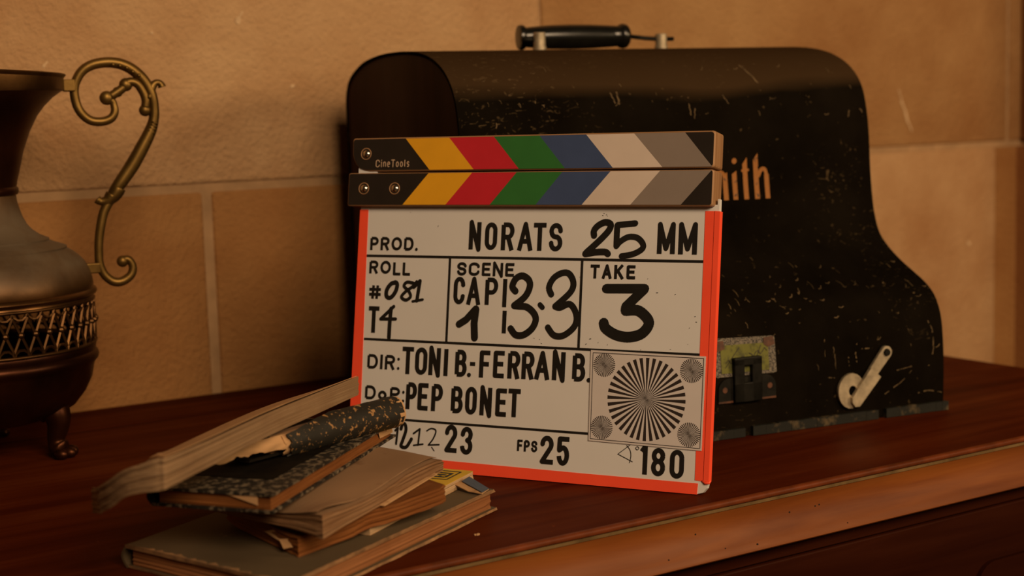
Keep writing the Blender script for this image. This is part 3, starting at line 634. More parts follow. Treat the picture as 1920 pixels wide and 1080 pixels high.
hand([(2.8, [(34.4,123.7),(29.5,119.3),(23.3,113.7)]), (2.6, [(23.3,113.7),(36.6,114.1)]), (3.3, [(32.1,122.1),(31.5,110.8),(31.4,99.5)])])
hand([(5.6, [(92.2,112.0),(98.2,115.7),(105.9,124.0)]), (5.9, [(106.1,123.8),(105.1,113.3),(106.0,102.3)])])
hand([(5.2, [(138.5,138.3),(135.8,141.8),(138.4,147.6),(143.7,149.9),(149.1,146.8),(150.1,141.6),(146.5,134.3),(138.0,127.6)]), (5.2, [(138.0,127.5),(142.3,127.2),(148.6,126.7),(154.5,122.3),(156.2,117.2),(153.4,110.9),(146.8,106.0),(140.2,105.8),(135.9,110.3)]),
      (3.9, [(159.1,128.8),(161.2,126.8)])])
hand([(4.8, [(167.9,136.7),(165.8,142.0),(169.3,148.8),(175.9,152.6),(181.6,152.1),(185.3,145.6),(183.0,138.4),(171.5,128.0)]), (4.8, [(171.5,127.9),(175.5,127.2),(182.7,130.0),(187.5,125.3),(189.1,118.3),(186.3,112.1),(178.7,106.6),(171.4,106.7),(166.3,112.2)])])
hand([(6.9, [(211.4,142.0),(241.0,142.7)]), (7.2, [(240.6,142.2),(227.2,129.4),(226.9,126.8)]), (7.8, [(227.2,126.6),(236.7,126.9),(244.2,121.2),(245.0,116.3),(239.7,110.2),(230.2,107.6),(220.5,108.8),(212.4,113.1),(210.6,117.0)])])
hand([(1.8, [(41.2,28.2),(43.4,30.6),(42.5,18.0)]), (2.7, [(46.2,29.7),(47.3,33.4),(49.6,33.5),(50.6,28.8),(48.1,20.7),(47.0,16.6),(51.6,16.2),(55.8,22.6)]),
      (1.5, [(57.5,27.0),(62.8,30.8),(61.9,18.5)]), (1.3, [(58.0,18.0),(66.0,19.4)]), (1.2, [(69.0,29.8),(72.8,31.8),(76.8,30.3),(74.8,24.2),(70.9,19.1)]), (1.2, [(70.9,19.1),(80.1,20.0)]), (.7, [(73.8,17.7),(76.1,15.0)])])
hand([(.5, [(235.0,30.7),(225.9,23.5),(237.3,18.8)]), (.5, [(232.5,30.1),(235.2,26.8),(236.0,22.6),(235.1,18.0)]), (.5, [(240.5,30.0),(241.8,28.9),(240.6,27.5),(239.3,28.7),(240.5,30.0)])], 'shutter_symbol')
rnd = random.Random(11); b = MB()
for x, y in [(206.4, 195), (207.4, 196.6), (208.8, 195.4), (209.8, 194.9), (197, 101), (200, 105), (207, 103), (262, 100), (275, 104), (281, 120), (280, 124), (276, 116), (250, 140), (243, 150), (160, 103), (162, 100), (155, 104), (70, 186), (45, 197), (130, 50), (264, 139), (190, 150), (119, 138), (150, 90), (214, 101), (240, 99)]:
    a = rnd.uniform(0, 6.28); l = rnd.uniform(.2, 1.1); stroke(b, [(x, y), (x+l*math.cos(a), y+l*math.sin(a))], rnd.uniform(.2, .5), .24, True)
o = bs(b, 'ink_specks', M['ink'], sl); o['kind'] = 'stuff'
# Siemens star card
b = MB(); b.prism([(201.7, 97.1), (289, 96.3), (288.6, 30.3), (202.8, 31.6)], .4, 1.0); cd = bs(b, 'test_chart', M['card'], sl)
b = MB(); cb = [(203.6, 95.3), (287.6, 94.8), (287.4, 31.8), (204.3, 33.1)]
for i in range(4): stroke(b, [cb[i], cb[(i+1) % 4]], .45, 1.12)
bs(b, 'border_line', M['card_ink'], cd)
for cx, cy, r in ((245.9, 63.8, 29.6), (212.7, 86.7, 8.5), (279.0, 85.8, 8.55), (212.8, 41.7, 8.5), (278.9, 40.9, 8.55)):
    b = MB(); k = 36; tl = math.radians(0)
    for i in range(k):
        a0 = PI/2+2*PI*(i-.25)/k; a1 = PI/2+2*PI*(i+.25)/k
        b.add([(cx, cy, 1.12), (cx+r*math.cos(a0), cy+r*math.sin(a0), 1.12), (cx+r*math.cos(a1), cy+r*math.sin(a1), 1.12)], [(0, 1, 2)])
    bs(b, 'star_pattern', M['card_ink'], cd)
# sticks
cols = ['yellow', 'red', 'green', 'blue', 'white', 'grey']
def make_stick(outline, face, top, bot, ytop, ybot):
    # block with a chamfered, unpainted wooden arris
    b = MB(); nn_ = len(outline); cx = sum(p[0] for p in outline)/nn_; cy = sum(p[1] for p in outline)/nn_
    def ins(d): return [(x-math.copysign(min(d, abs(x-cx)), x-cx), y-math.copysign(min(d, abs(y-cy)), y-cy)) for x, y in outline]
    rings = [(ins(.9), -13.0), (outline, -12.2), (outline, 5.2), (ins(.8), 6.0)]
    V = [(x, y, z) for pl, z in rings for x, y in pl]; F = [(i*nn_+j, i*nn_+(j+1) % nn_, (i+1)*nn_+(j+1) % nn_, (i+1)*nn_+j) for i in range(3) for j in range(nn_)]
    F += [tuple(range(nn_-1, -1, -1)), tuple(3*nn_+j for j in range(nn_))]; b.add(V, F)
    st_ = bs(b, 'clap_stick', M['stick_wood'], sl)
    b = MB(); b.prism(face, 5.9, 6.15); o = bs(b, 'black_face', M['face_black'], st_)
    for i, c in enumerate(cols):
        b = MB(); b.prism([(bot[i], ybot), (bot[i+1], ybot), (top[i+1], ytop), (top[i], ytop)], 6.0, 6.28)
        o = bs(b, 'stripe', M[c], st_); o['label'] = c+' diagonal stripe'
    return st_
def rc(x0, x1, y0, y1, r): return [(x1-r+r*math.cos(a), y1-r+r*math.sin(a)) for a in (0, .52, 1.05, 1.571)]+[(x0+r-r*math.sin(a), y1-r+r*math.cos(a)) for a in (0, .52, 1.05, 1.571)]+[(x0+r-r*math.cos(a), y0+r-r*math.sin(a)) for a in (0, .52, 1.05, 1.571)]+[(x1-r+r*math.sin(a), y0+r-r*math.cos(a)) for a in (0, .52, 1.05, 1.571)]
U0, U1, L0, L1 = 228.5, 254.8, 201.4, 227.3
def upper(d):
    x0, x1, y0, y1 = -7+d, 291-d, U0+d, U1-d; r = 2
    return [(x1-r+r*math.cos(a), y1-r+r*math.sin(a)) for a in (0, .52, 1.05, 1.571)]+[(x0+r-r*math.sin(a), y1-r+r*math.cos(a)) for a in (0, .52, 1.05, 1.571)] + \
           [(x0+.4, 242), (x0+1.6, 238), (x0+4, 234), (x0+7.5, 231), (x0+12, 229.2+d*.6), (x0+17, y0)]+[(x1-r+r*math.sin(a), y0+r-r*math.cos(a)) for a in (0, .52, 1.05, 1.571)]
s1 = make_stick(upper(0), upper(1.0), [41.1, 79.3, 117.4, 155.2, 192.7, 230.2, 268.6], [63.4, 101.4, 139.3, 176.8, 214.6, 252.6, 289.6], U1-1.05, U0+.75)
s2 = make_stick(rc(-9.3, 291, L0, L1, 1.6), rc(-8.3, 290, L0+.9, L1-.6, 1.4), [62.7, 100.3, 137.7, 175.0, 213.0, 251.0, 289.2], [41, 78.7, 116.4, 154.4, 191.5, 229.4, 267.5], L1-.65, L0+.95)
for pa, cx, cy in ((s1, 6.0, 242.3), (s2, 5.4, 215.1), (s2, 33.2, 215.0)):
    b = MB(); rr_ = [(4.8, 6.1), (4.7, 6.6), (4.3, 6.7), (4.0, 6.2), (2.9, 6.2), (2.8, 7.0), (1.5, 7.5), (0.02, 7.7)]
    b.lathe([(r, z) for r, z in rr_], 20); b.v = [Vector((q.x+cx, q.y+cy, q.z)) for q in b.v]
    o = bs(b, 'rivet', [M['stick_wood'], M['steel'], M['face_black']], pa, True)
    for i, p in enumerate(o.data.polygons): p.material_index = (0, 0, 0, 2, 1, 1, 1)[i//20]
word('CineTools', 15.2, 45.4, 231.6, 6.0, .78, s1, 'text_tan', 6.3, gap=.20, low=True)

# ================================================================ BRASS JUG
jg = thing('brass_jug', 'tall tarnished brass jug with scrolled handle and pierced band, three paw feet', 'jug', (.2868, 1.2622, 0), math.atan2(-.2216, .9751))
def lat(name, pr_, mat, n_=72, smooth=True, k=4):
    b = MB(); b.lathe(pr_, n_); o = b.build(name, mat, jg); auto_smooth(o, 45); return o
lat('bowl', [(.0005, .0245), (.030, .0258), (.0475, .0294), (.0600, .0330), (.0725, .0396), (.0808, .0499), (.0866, .0612), (.0890, .0725), (.0902, .0748), (.0925, .0772), (.0932, .0800), (.0922, .0828), (.0905, .0845), (.0912, .0872), (.0912, .0905), (.0895, .0925), (.0850, .0905), (.082, .065), (.06, .042), (.0005, .034)], M['copper'])
lat('shoulder', [(.0895, .1262), (.0918, .1270), (.0918, .1295), (.0912, .1302), (.0938, .1312), (.0948, .1330), (.0940, .1350), (.0918, .1362), (.0920, .1400), (.0912, .1450), (.0897, .1505), (.0865, .1570), (.0818, .1625), (.0765, .1668), (.0722, .1693), (.0728, .1708), (.0712, .1716), (.0640, .1742), (.0588, .1765), (.0592, .1779), (.0572, .1787), (.0520, .1812), (.0462, .1856), (.0425, .1900), (.0393, .1965), (.0373, .2031), (.0358, .2090), (.0352, .2150)], m_brass('dusty_brass', (.055, .023, .006), (.11, .050, .015), (.20, .105, .034), .34, .9))
lat('neck', [(.0352, .2146), (.0370, .2155), (.0378, .2180), (.0374, .2205), (.0362, .2216), (.0372, .2265), (.0393, .2337), (.0433, .2497), (.0493, .2657), (.0560, .2785), (.0620, .2862), (.0690, .2930), (.0770, .2985), (.0755, .2990), (.066, .292), (.054, .279), (.047, .265), (.041, .249), (.036, .233), (.034, .222)], M['copper'])
b = MB(); b.lathe([(.0768, .2980), (.0782, .2990), (.0786, .3085), (.0800, .3100), (.0806, .3112), (.0798, .3120), (.0775, .3115), (.0768, .3090)], 72, True)
b.v = [Vector((q.x, q.y, q.z-.045*q.x+.0035)) if q.z > .2985 else q for q in b.v]; auto_smooth(b.build('rim', M['brass'], jg), 40)
# pierced band: crossing bars with a boss where they meet, arches above and below
b = MB(); NB = 48; R0 = .0912; zb0, zb1 = .0915, .1270
cyl = lambda a, z, r=R0: Vector((r*math.cos(a), r*math.sin(a), z))
for k in range(NB):
    a0 = 2*PI*k/NB; da = 2*PI/NB; zm = (zb0+zb1)/2
    for s0, s1_ in ((0, 1), (1, 0)):
        b.tube([cyl(a0+da*(s0+(s1_-s0)*t), zb0+.004+(zb1-zb0-.008)*t) for t in (0, .5, 1)], .0013, 5)
    b.ball(cyl(a0+da*.5, zm, R0+.0004), .0027, n=6)
    for zc, sg in ((zb0, 1), (zb1, -1)): b.tube([cyl(a0+da*(.5+.5*math.cos(t)), zc+sg*.0062*math.sin(t)) for t in [PI*i/5 for i in range(6)]], .0012, 5)
o = b.build('pierced_band', M['brass'], jg); o['kind'] = 'stuff'
b = MB()
for zc in (zb0, zb1): b.tube([cyl(2*PI*i/64, zc) for i in range(65)], .0016, 6, False)
o = b.build('band_edging', M['brass'], jg, True)
# handle, in the vertical plane through the axis
main = [(.1120,.2905),(.1160,.2893),(.1174,.2866),(.1180,.2800),(.1143,.2744),(.1061,.2721),(.0967,.2741),(.0893,.2824),(.0865,.2939),(.0874,.3036),(.0928,.3132),(.1010,.3187),(.1122,.3209),(.1234,.3199),(.1328,.3157),(.1404,.3090),(.1457,.3015),(.1492,.2923),(.1503,.2824),(.1494,.2725),(.1459,.2627),(.1386,.2496),(.1297,.2351),(.1191,.2206),(.1130,.2126),(.1085,.2045),(.1040,.1964),(.1009,.1849),(.0988,.1734),(.0980,.1630),(.0982,.1532),(.1015,.1442),(.1087,.1378),(.1164,.1378),(.1233,.1427),(.1251,.1495),(.1222,.1557),(.1175,.1562)]
rad = [.0036,.0032,.0030,.0034,.0037,.0038,.0038,.0038,.0038,.0038,.0040,.0042,.0044,.0046,.0048,.0048,.0046,.0044,.0042,.0044,.0052,.0058,.0060,.0056,.0046,.0040,.0040,.0039,.0037,.0036,.0036,.0037,.0039,.0039,.0037,.0034,.0032,.0030]
sp = spline([(x, 0, z) for x, z in main], 4); rs = [rad[min(i//4, len(rad)-1)]*(1-(i % 4)/4)+rad[min(i//4+1, len(rad)-1)]*((i % 4)/4) for i in range(len(sp))]
b = MB(); b.tube(sp, rs, 12); hj = b.build('handle', M['brass_handle'], jg, True)
b = MB(); b.tube(spline([(.1432, 0, .2830), (.1440, 0, .2890), (.1421, 0, .2958), (.1375, 0, .3030), (.1305, 0, .3043), (.1250, 0, .2990), (.1150, 0, .2925)], 4), [.0039]*25, 10)
for (x, z), r in (((.1121, .2916), .0060), ((.1212, .2963), .0044), ((.1282, .3022), .0056), ((.1428, .2806), .0052), ((.1170, .1545), .0050)): b.ball((x, 0, z), r, (1, .8, 1), 12)
o = b.build('scroll_branch', M['brass_handle'], hj, True); o['kind'] = 'stuff'
b = MB(); b.tube(spline([(.1470, 0, .2900), (.1490, 0, .2985), (.1525, 0, .3030), (.1565, 0, .3028), (.1580, 0, .2995)], 4), [.0042, .0042, .0041, .0040, .0039, .0037, .0035, .0033, .0031, .0030, .0029, .0028, .0028, .0029, .0032, .0034, .0036], 10)
b.tube(spline([(.1178, 0, .2170), (.1135, 0, .2105), (.1075, 0, .2065), (.1020, 0, .2058), (.0992, 0, .2078)], 4), [.0060, .0062, .0062, .0060, .0058, .0056, .0052, .0050, .0046, .0042, .0038, .0036, .0034, .0034, .0036, .0038, .0036], 10)
b.tube(spline([(.1120, 0, .2110), (.1075, 0, .2048), (.1045, 0, .2030)], 4), [.0058, .0056, .0054, .005, .0046, .0042, .0038, .0034, .003], 8); o = b.build('acanthus_leaf', M['brass_handle'], hj, True); o['kind'] = 'stuff'
b = MB()
for x, z in ((.1185, .3190), (.1240, .3180), (.1295, .3160), (.1342, .3128), (.1390, .3096)): b.ball((x, -.0040, z), .0018, n=8)
for i in range(15):                                                 # transverse ribs of the flat part
    t = i/14; q = sp[int((19.3+t*4.2)*4)]; q2 = sp[int((19.3+t*4.2)*4)+1]; d = (q2-q).normalized(); pn = Vector((-d.z, 0, d.x))
    b.tube([q+pn*-.0020+Vector((0, -.0040, 0)), q+pn*.0038+Vector((0, -.0040, 0))], .0011, 6)
o = b.build('beading', M['brass_handle'], hj, True); o['kind'] = 'stuff'
for a_, c_ in (((.0775, -.005, .2975), (.0872, .005, .3075)), ((.0860, -.004, .1460), (.0985, .004, .1545))):
    b = MB(); b.box(a_, c_, .001); b.build('handle_lug', M['brass_handle'], hj)
for ang in (-35, 85, 205):
    ca_, sa_ = math.cos(math.radians(ang)), math.sin(math.radians(ang)); b = MB()
    pp = spline([(.056, 0, .044), (.066, 0, .036), (.0665, 0, .026), (.064, 0, .016), (.066, 0, .009), (.071, 0, .0055)], 3)
    b.tube(pp, [.0130, .0135, .0130, .0122, .0108, .0098, .0090, .0084, .0078, .0074, .0074, .0082, .0090, .0090, .0076, .0055][:len(pp)], 10)
    for dy in (-.0065, 0, .0065): b.ball((.075-abs(dy)*.4, dy*1.2, .0044), .0050, (1.35, .9, .95), 8)
    b.v = [Vector((q.x*ca_-q.y*sa_, q.x*sa_+q.y*ca_, max(q.z, .0002))) for q in b.v]; b.build('paw_foot', M['copper'], jg, True)

# ================================================================ PILE OF OLD BOOKS
GP = 'old books in the toppled pile'
def book(name, label, p): return thing(name, label, 'book', p, 0, GP), Vector(p)
def cover_slab(nm, fun, jit, mat, parent, off, seed, ns=26, nt=14, edge='tan_edge'):
    return gslab(nm, fun, ns, nt, 1, jit, M[edge], parent, off, seed, M[mat])
# A: olive clothbound book flat on the dresser
bk, off = book('hardback_book', 'large worn olive cloth hardback lying flat at the bottom of the pile', (.40, .86, 0))
A = quad((.323, .744, .0004), (.5234, .8472, .0004), (.2755, .8769, .0004), .0145)
gslab('page_block', sub(A, .008, .984, .016, .97, .0017, .0126), 30, 16, 9, .0005, M['pg_pink'], bk, off, 1)
cover_slab('lower_cover', sub(A, 0, 1, 0, 1, 0, .0017), .0013, 'olive', bk, off, 2, 40, 20)
cover_slab('upper_cover', sub(A, 0, 1, 0, 1, .0126, .0146), .0009, 'olive', bk, off, 3, 40, 20)
def ragged(edge, n_, wmin, wmax, seed):
    rnd = random.Random(seed); P = []; Q = []
    for i in range(n_+1):
        u = .02+.96*i/n_; wd_ = rnd.uniform(wmin, wmax)*(rnd.random() < .8)+.0006
        a = A(0, u) if edge == 'left' else A(u, 0); c = A(wd_/.225, u) if edge == 'left' else A(u, wd_/.141)
        P.append(Vector((a[0], a[1], a[3]+.0001))); Q.append(Vector((c[0], c[1], c[3]+.0001)))
    up = Vector((0, 0, .0005)); V = P+Q+[q+up for q in P]+[q+up*.4 for q in Q]; m_ = n_+1; F = []
    for i in range(n_): F += [(2*m_+i, 2*m_+i+1, 3*m_+i+1, 3*m_+i), (i, m_+i, m_+i+1, i+1), (i, i+1, 2*m_+i+1, 2*m_+i), (m_+i, 3*m_+i, 3*m_+i+1, m_+i+1)]
    return mesh_obj('frayed_edge', V, F, M['tan_edge'], bk, False, None, off)
ragged('left', 40, .0004, .0042, 4); ragged('right', 60, .0002, .0012, 6)
Lq, Fq = Vector((.2755, .8769)), Vector((.4759, .9801)); dL = (Fq-Lq); od = Vector((-dL.y, dL.x)).normalized()
b = MB(); k = 10
prf = [(.0042*math.sin(PI*i/k), .0146*i/k+.0004*(1-i/k)) for i in range(k+1)]; prf += [(.0042*math.sin(PI*i/k)-.0018, .0146*i/k*.9+.0008) for i in range(k, -1, -1)]
b.prism(prf, 0, dL.length, lambda o_, z, t: (Lq.x+dL.x*t/dL.length+od.x*o_, Lq.y+dL.y*t/dL.length+od.y*o_, z)); auto_smooth(b.build('spine', M['olive'], bk, offset=off), 50)
# B: cream paperback with yellow cover and torn blue flap
bk, off = book('paperback_book', 'thin cream paperback with yellow cover patch, letter E and torn blue flap', (.45, .85, .015))
B0 = quad((.4028, .7995, .0152), (.5225, .8745, .0155), (.350, .884, .0152), .0072)
def B(s, t):
    x, y, zb, zt = B0(s, t); return x, y, zb, zt-.0014*max(0, 1-s*1.6)
gslab('page_block', sub(B, 0, 1, 0, 1, .0003, .0067), 24, 10, 7, .0004, M['pg_cream'], bk, off, 5)
gslab('lower_cover', sub(B, 0, 1, 0, 1, 0, .0003), 24, 8, 1, .0003, M['paper_light'], bk, off, 6)
gslab('upper_cover', sub(B, 0, 1, 0, 1, .0067, .0071), 24, 8, 1, .0003, M['yellow_cover'], bk, off, 7)
b = MB()
def bxy(s, t): x, y, zb, zt = B(s, t); return Vector((x, y, zt+.0002))
def bstroke(p, q, wd):
    p, q = bxy(*p), bxy(*q); d = (q-p).normalized(); nrm = Vector((-d.y, d.x, 0))*wd/2; b.add([p-nrm, q-nrm, q+nrm, p+nrm], [(0, 1, 2, 3)])
s0, s1_, t0, t1 = .80, .955, .06, .235
for p, q in (((s0, t0), (s1_, t0)), ((s1_, t0), (s1_, t1)), ((s1_, t1), (s0, t1)), ((s0, t1), (s0, t0))): bstroke(p, q, .0013)
for p, q in (((.84, .10), (.84, .195)), ((.84, .10), (.92, .10)), ((.88, .12), (.88, .19)), ((.915, .10), (.915, .195)), ((.84, .15), (.86, .15))): bstroke(p, q, .0022)
b.build('lettering', M['ink'], bk, offset=off)
fl = [Vector(p) for p in ((.4995, .8620, .0192), (.5060, .8600, .0212), (.5120, .8625, .0222), (.5150, .8420, .0170), (.5062, .8365, .0163), (.5020, .8480, .0166))]
def sheet(nm, pts, th_, mat, parent):
    b = MB(); k = len(pts); b.add(pts+[q+Vector((0, 0, th_)) for q in pts], [tuple(range(k-1, -1, -1)), tuple(range(k, 2*k))]+[(i, (i+1) % k, k+(i+1) % k, k+i) for i in range(k)])
    return b.build(nm, mat, parent, offset=off)
fo = sheet('torn_flap', fl, .0005, M['paper_light'], bk)
sheet('blue_print', [Vector(p)+Vector((0, 0, .0006)) for p in ((.5038, .8584, .0206), (.5114, .8611, .0220), (.5146, .8412, .0171), (.5068, .8375, .0166))], .0004, M['blue_cover'], fo)
# C: coverless brown block
bk, off = book('coverless_book', 'coverless brown-paged book block under the curled tan booklet', (.40, .85, .016))
def Cf(s, t):
    x, y, zb, zt = quad((.3485, .7853, .0150), (.4620, .8085, .0240), (.3425, .880, .0158), .0118)(s, t)
    rnd_ = .004*max(0, s-.9)*10*max(0, abs(t-.0)*0+1)*(s > .9)
    d = (y-(.7995+.6266*(x-.4028)))*.847; e = (x-.4028)*.847+(y-.7995)*.531         # it sags over the paperback below
    r = max(0, min(1, (d+.012)/.012))*max(0, min(1, (e+.016)/.016)); lift = max(0, .0216+.0012*min(1, max(0, e/.14))-zb)*r
    zb += lift; zt += lift*.8
    return x, y, max(zb, .0150), zt-.0025*max(0, (s-.9)*10)**2
gslab('page_block', sub(Cf, 0, 1, 0, 1, .0006, .0118), 28, 12, 9, .0008, M['pg_brown'], bk, off, 9)
gslab('lower_cover', sub(Cf, 0, .98, 0, 1, 0, .0007), 28, 12, 1, .0012, M['brown_cover'], bk, off, 10)
for pts in ([(.3475, .8260, .0225), (.3505, .8120, .0268), (.3540, .7990, .0245), (.3490, .8050, .0205)], [(.3478, .8050, .0225), (.3515, .7965, .0240), (.3500, .7925, .0200), (.3470, .7970, .0185)]):
    V_ = [Vector(p) for p in pts]; V_ = [q+Vector((-.0030, -.0010, 0)) for q in V_]
    b = MB(); b.add(V_+[q+Vector((.0035, .001, -.0006)) for q in V_], [(0, 1, 2, 3), (7, 6, 5, 4)]+[(i, (i+1) % 4, 4+(i+1) % 4, 4+i) for i in range(4)]); b.build('torn_leaf', M['paper_light'], bk, offset=off)
# D: tan booklet, corners curled
bk, off = book('tan_booklet', 'tan coverless booklet with curled near corner and wrinkled top page', (.41, .83, .031))
def Df(s, t):
    x, y, zb, zt = quad((.3550, .7620, .0315), (.4785, .8390, .0364), (.322, .864, .0319), .0098)(s, t)
    nc = math.exp(-((s/.10)**2+(t/.16)**2)); w_ = .0010*math.sin(7*t+2*s)*(1-s)
    wav = -.0022*math.exp(-((s-.02)/.10)**2)*math.exp(-((t-.42)/.16)**2)+.0012*math.sin(9*s+1.3)*math.exp(-(t/.2)**2)
    end = -.0018*max(0, (s-.93)/.07)**2
    return x-nc*.002, y-nc*.002, zb-nc*.0006+w_*.2, zt+nc*.0026+wav+end
gslab('page_block', Df, 36, 18, 9, .0007, M['pg_tan'], bk, off, 12, M['paper'])
def Dt(s, t):
    x, y, zb, zt = Df(.0+.985*s, .02+.97*t); g = .0008+.0030*math.exp(-((s-.10)/.13)**2)*math.exp(-(t/.10)**2)+.0012*math.exp(-((s-.9)/.12)**2)
    return x-.001, y+.001, zt+g*.6, zt+g*.6+.0004
gslab('top_page', Dt, 40, 16, 1, .0007, M['paper'], bk, off, 13)
fo = [Vector(p) for p in ((.4105, .7935, .0335), (.4690, .8300, .0372), (.4665, .8365, .0374), (.4060, .7990, .0338))]
b = MB(); b.add(fo+[q+Vector((0, 0, .0007)) for q in fo], [(3, 2, 1, 0), (4, 5, 6, 7)]+[(i, (i+1) % 4, 4+(i+1) % 4, 4+i) for i in range(4)]); b.build('loose_page', M['paper_light'], bk, offset=off)
# E: narrow black ledger with rubbed covers
bk, off = book('black_ledger', 'narrow black hardback with rubbed covers and brown page edges, middle of the pile', (.40, .86, .046))
E_ = quad((.3299, .7759, .0462), (.4807, .9082, .0472), (.2830, .8455, .0446), .0112)
gslab('page_block', sub(E_, .012, .985, .03, .95, .0016, .0098), 30, 10, 7, .0004, M['pg_brown'], bk, off, 15)
cover_slab('lower_cover', sub(E_, 0, 1, 0, 1, 0, .0016), .0007, 'marbled', bk, off, 16, 36, 12, 'marbled')
uc = cover_slab('upper_cover', sub(E_, 0, .985, 0, 1, .0098, .0114), .0008, 'marbled', bk, off, 17, 36, 12, 'marbled')
gslab('cloth_quarter', sub(E_, .15, .965, .17, 1.0, .0113, .0118), 20, 10, 1, .0030, M['black_cover'], uc, off, 18)
L3, F3 = Vector(E_(0, 1)[:3]), Vector(E_(1, 1)[:3]); dl = F3-L3; od = Vector((-dl.y, dl.x, 0)).normalized()
b = MB(); k = 8; prf = [(.0035*math.sin(PI*i/k), .0114*i/k) for i in range(k+1)]+[(.0035*math.sin(PI*i/k)-.0012, .0114*i/k) for i in range(k, -1, -1)]
b.prism(prf, 0, 1, lambda o_, z, t: tuple(L3+dl*t+od*o_+Vector((0, 0, z)))); auto_smooth(b.build('spine', M['blackleather'], bk, offset=off), 50)
for q0, d0 in ((sub(E_, .012, .985, .03, .95, 0, 0)(0, .10), (-.040, .064)),):
    p = Vector((q0[0], q0[1], q0[2]+.0096)); n_ = Vector((-.85, -.52, 0))*.0012; dd = Vector((-.0115, .0165, -.0004))
    b = MB(); b.add([p+n_, p+n_+Vector((0, 0, -.0055)), p+n_+dd, p+n_*1.3+Vector((0, 0, -.0055))+dd*.06, p+n_*.2, p+n_*.2+dd], [(0, 1, 2), (0, 2, 5, 4)]); b.build('loose_leaf', M['paper_light'], bk, offset=off)
fe = Vector(E_(.985, .02)[:3]); b = MB(); b.add([fe+Vector((0, 0, .0096)), fe+Vector((-.020, -.0185, .0096)), fe+Vector((-.0175, -.0155, .0045)), fe+Vector((.001, .0005, .0035))], [(0, 1, 2, 3)]); b.build('loose_leaf', M['paper_light'], bk, offset=off)
# G: book with flaking black leather spine
bk, off = book('leather_book', 'thick book with flaking black leather spine, half torn off, under the open book', (.40, .88, .06))
Gr, Gl = Vector((.4745, .8912, .0598)), Vector((.2858, .8223, .0610)); gd = (Gr-Gl); gl = gd.length; gu = gd.normalized(); gb = Vector((-gu.y, gu.x, 0)); gb = (gb*.985+Vector((0, 0, -.05))).normalized(); gn = gu.cross(gb)
def gp_(s, dpt, h): return Gl+gu*(s*gl)+gb*dpt+gn*h
def Gf(d0, d1, h0, h1, s0=0, s1=1, wav=0):
    def f(s, t):
        t *= 1-.55*max(0, 1-(s0+(s1-s0)*s)/.55)
        a = gp_(s0+(s1-s0)*s, d0+(d1-d0)*t, h0); c = gp_(s0+(s1-s0)*s, d0+(d1-d0)*t, h1-((.0062*t+(.004+.0045*t)*max(0, 1-(s0+(s1-s0)*s)/.62)) if h1 > .01 else 0)); a = gp_(s0+(s1-s0)*s, d0+(d1-d0)*t, h0-((.0062*t+(.004+.0045*t)*max(0, 1-(s0+(s1-s0)*s)/.62)) if h0 > .01 else 0)); return a.x, a.y, a.z, c.z
    return f
gslab('page_block', Gf(.004, .030, .0016, .0143, .42, .985), 30, 8, 9, .0006, M['pg_tan'], bk, off, 21)
gslab('lower_cover', Gf(.003, .034, 0, .0018, .33, 1), 30, 8, 1, .0008, M['black_cover'], bk, off, 22)
gslab('upper_cover', Gf(.004, .032, .0141, .0158, .42, 1), 30, 8, 1, .0010, M['brown_board'], bk, off, 23)
def spine_strip(sa, sb, a0, a1, r, mat, name, thick=.0009, ragged=None, n_=22, m_=10, wob=0):
    V = []; F = []
    for lay in (0, 1):
        for i in range(n_+1):
            for j in range(m_+1):
                t = j/m_; s = sa+(sb-sa)*i/n_; ra = a0(s) if callable(a0) else a0; rb = a1(s) if callable(a1) else a1
                a = ra+(rb-ra)*t
                if i == 0 and ragged: s += ragged(t)
                rr_ = r+lay*thick+wob*noise.noise(Vector((s*14, a*2, 5)))
                V.append(gp_(s, .0058-rr_*math.sin(a), .0080+rr_*math.cos(a)))
    q = (n_+1)*(m_+1); ix = lambda l, i, j: l*q+i*(m_+1)+j
    for i in range(n_):
        for j in range(m_): F += [(ix(0, i, j), ix(0, i+1, j), ix(0, i+1, j+1), ix(0, i, j+1)), (ix(1, i, j), ix(1, i, j+1), ix(1, i+1, j+1), ix(1, i+1, j))]
    for i in range(n_): F += [(ix(0, i, 0), ix(1, i, 0), ix(1, i+1, 0), ix(0, i+1, 0)), (ix(0, i, m_), ix(0, i+1, m_), ix(1, i+1, m_), ix(1, i, m_))]
    for j in range(m_): F += [(ix(0, 0, j), ix(0, 0, j+1), ix(1, 0, j+1), ix(1, 0, j)), (ix(0, n_, j), ix(1, n_, j), ix(1, n_, j+1), ix(0, n_, j+1))]
    o = mesh_obj(name, V, F, M[mat], bk, False, None, off); auto_smooth(o, 50); return o
spine_strip(.475, 1.005, lambda s: .10+.95*max(0, min(1, (.70-s)/.22)), PI*.93, .0102, 'blackleather', 'leather_spine', .0010, lambda t: .022*noise.noise(Vector((t*6, 2, 0)))+.03*(t-.5), wob=.0009)
spine_strip(.985, 1.012, .2, PI*.92, .0098, 'paper_light', 'frayed_end', .0013, lambda t: -.012*abs(noise.noise(Vector((t*9, 4, 0)))), 4, 14, .0012)
spine_strip(.45, 1.0, lambda s: .30+.75*max(0, min(1, (.70-s)/.22)), PI*.88, .0088, 'paper_light', 'spine_lining', .0006, lambda t: .02*noise.noise(Vector((t*7, 8, 0)))+.02*(t-.3))
spine_strip(.14, .50, lambda s: .95, lambda s: 1.55+.95*s+.40*noise.noise(Vector((s*13, 1, 0)))+.22*noise.noise(Vector((s*41, 3, 0))), .0086, 'paper_light', 'torn_lining', .0006, None, 40, 8, .0022)
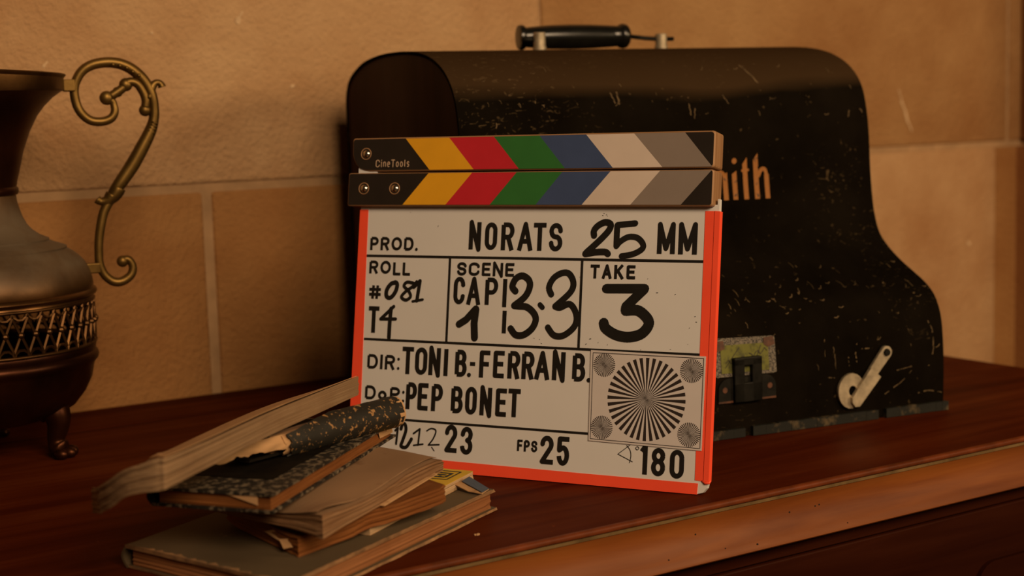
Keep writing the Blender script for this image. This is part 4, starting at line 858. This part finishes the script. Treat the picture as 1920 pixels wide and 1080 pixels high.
# F: open coverless book lying over the top
bk, off = book('open_book', 'coverless open book draped over the top of the pile, pages sagging left', (.38, .86, .075))
fp = [Vector(p) for p in ((.2385, .8010, .0570), (.2392, .7850, .0635), (.2425, .7700, .0715), (.2480, .7600, .0752), (.2560, .7512, .0768), (.2640, .7530, .0778), (.3000, .7850, .0782), (.3544, .8340, .0784), (.4050, .8740, .0788), (.4560, .9130, .0795))]
tp = [.0150, .0150, .0148, .0152, .0178, .0165, .0150, .0142, .0136, .0130]
sp = spline(fp, 6); th = [tp[min(i//6, 9)]*(1-(i % 6)/6)+tp[min(i//6+1, 9)]*((i % 6)/6) for i in range(len(sp))]
bd0, bd1 = Vector((.20, .98, 0)), Vector((.22, .97, 0))
eye = Vector((0, 0, .27))                                          # the fan of leaves falls away about this centre
outline = sorted((math.atan2(p.x, p.y), (p.z+h-eye.z)/math.hypot(p.x, p.y)) for p, h in zip(sp, th))
def fall(az):
    """slope of the sagging leaves: how the front arris falls away towards the left"""
    for (a0, e0), (a1, e1) in zip(outline, outline[1:]):
        if a0 <= az <= a1: return e0+(e1-e0)*(az-a0)/(a1-a0)
    return outline[0][1] if az < outline[0][0] else outline[-1][1]
def Ff(s, t):
    u = s*(len(sp)-1); i = min(int(u), len(sp)-2); f = u-i; p = sp[i]*(1-f)+sp[i+1]*f; h = th[i]*(1-f)+th[i+1]*f
    d = (bd0*(1-s)+bd1*s).normalized(); dep = (.045+.030*min(1, s*2))*t
    q = p+d*dep; zt = eye.z+fall(math.atan2(q.x, q.y))*math.hypot(q.x, q.y) if t > 0 else p.z+h
    zt += .0042*math.sin(PI*max(0, min(1, (s-.47)/.53)))*t
    wv = .0007*math.sin(s*34)*(1-t)*max(0, .5-s)
    zb = zt-h if s < .3 else max(zt-h, min(zt-.0040, p.z+.0004-.006*t)) if t > 0 else zt-h
    return q.x, q.y, zb+wv, zt
gslab('page_block', Ff, 54, 8, 14, .0007, M['pg_pale'], bk, off, 31, M['paper'])
def Fridge(s, t):
    x, y, zb, zt = Ff(.40+.06*s, .0+.9*t); return x-.0, y, zb-.0004, zt+.0003
def Ftop(s, t):
    x, y, zb, zt = Ff(.52+.475*s, .02+.97*t); g = .0004+.0012*math.sin(PI*s); return x, y, zt+g*.7, zt+g*.7+.0004
gslab('top_page', Ftop, 30, 6, 1, .0004, M['paper_light'], bk, off, 33)
# a crumb of torn paper on the dresser in front of the slate
b = MB(); rnd = random.Random(5)
for i in range(7):
    a = rnd.uniform(0, 6.28); r = rnd.uniform(.0005, .0024); x, y = r*math.cos(a), r*math.sin(a)*.8; b.box((x-.0006, y-.0003, 0), (x+.0006, y+.0003, .0007))
o = b.build('paper_crumb', M['paper_light']); o.location = (.4817, .8048, .0001); o['label'] = 'tiny pale crumb of torn paper on the dresser right of the books'; o['category'] = 'crumb'
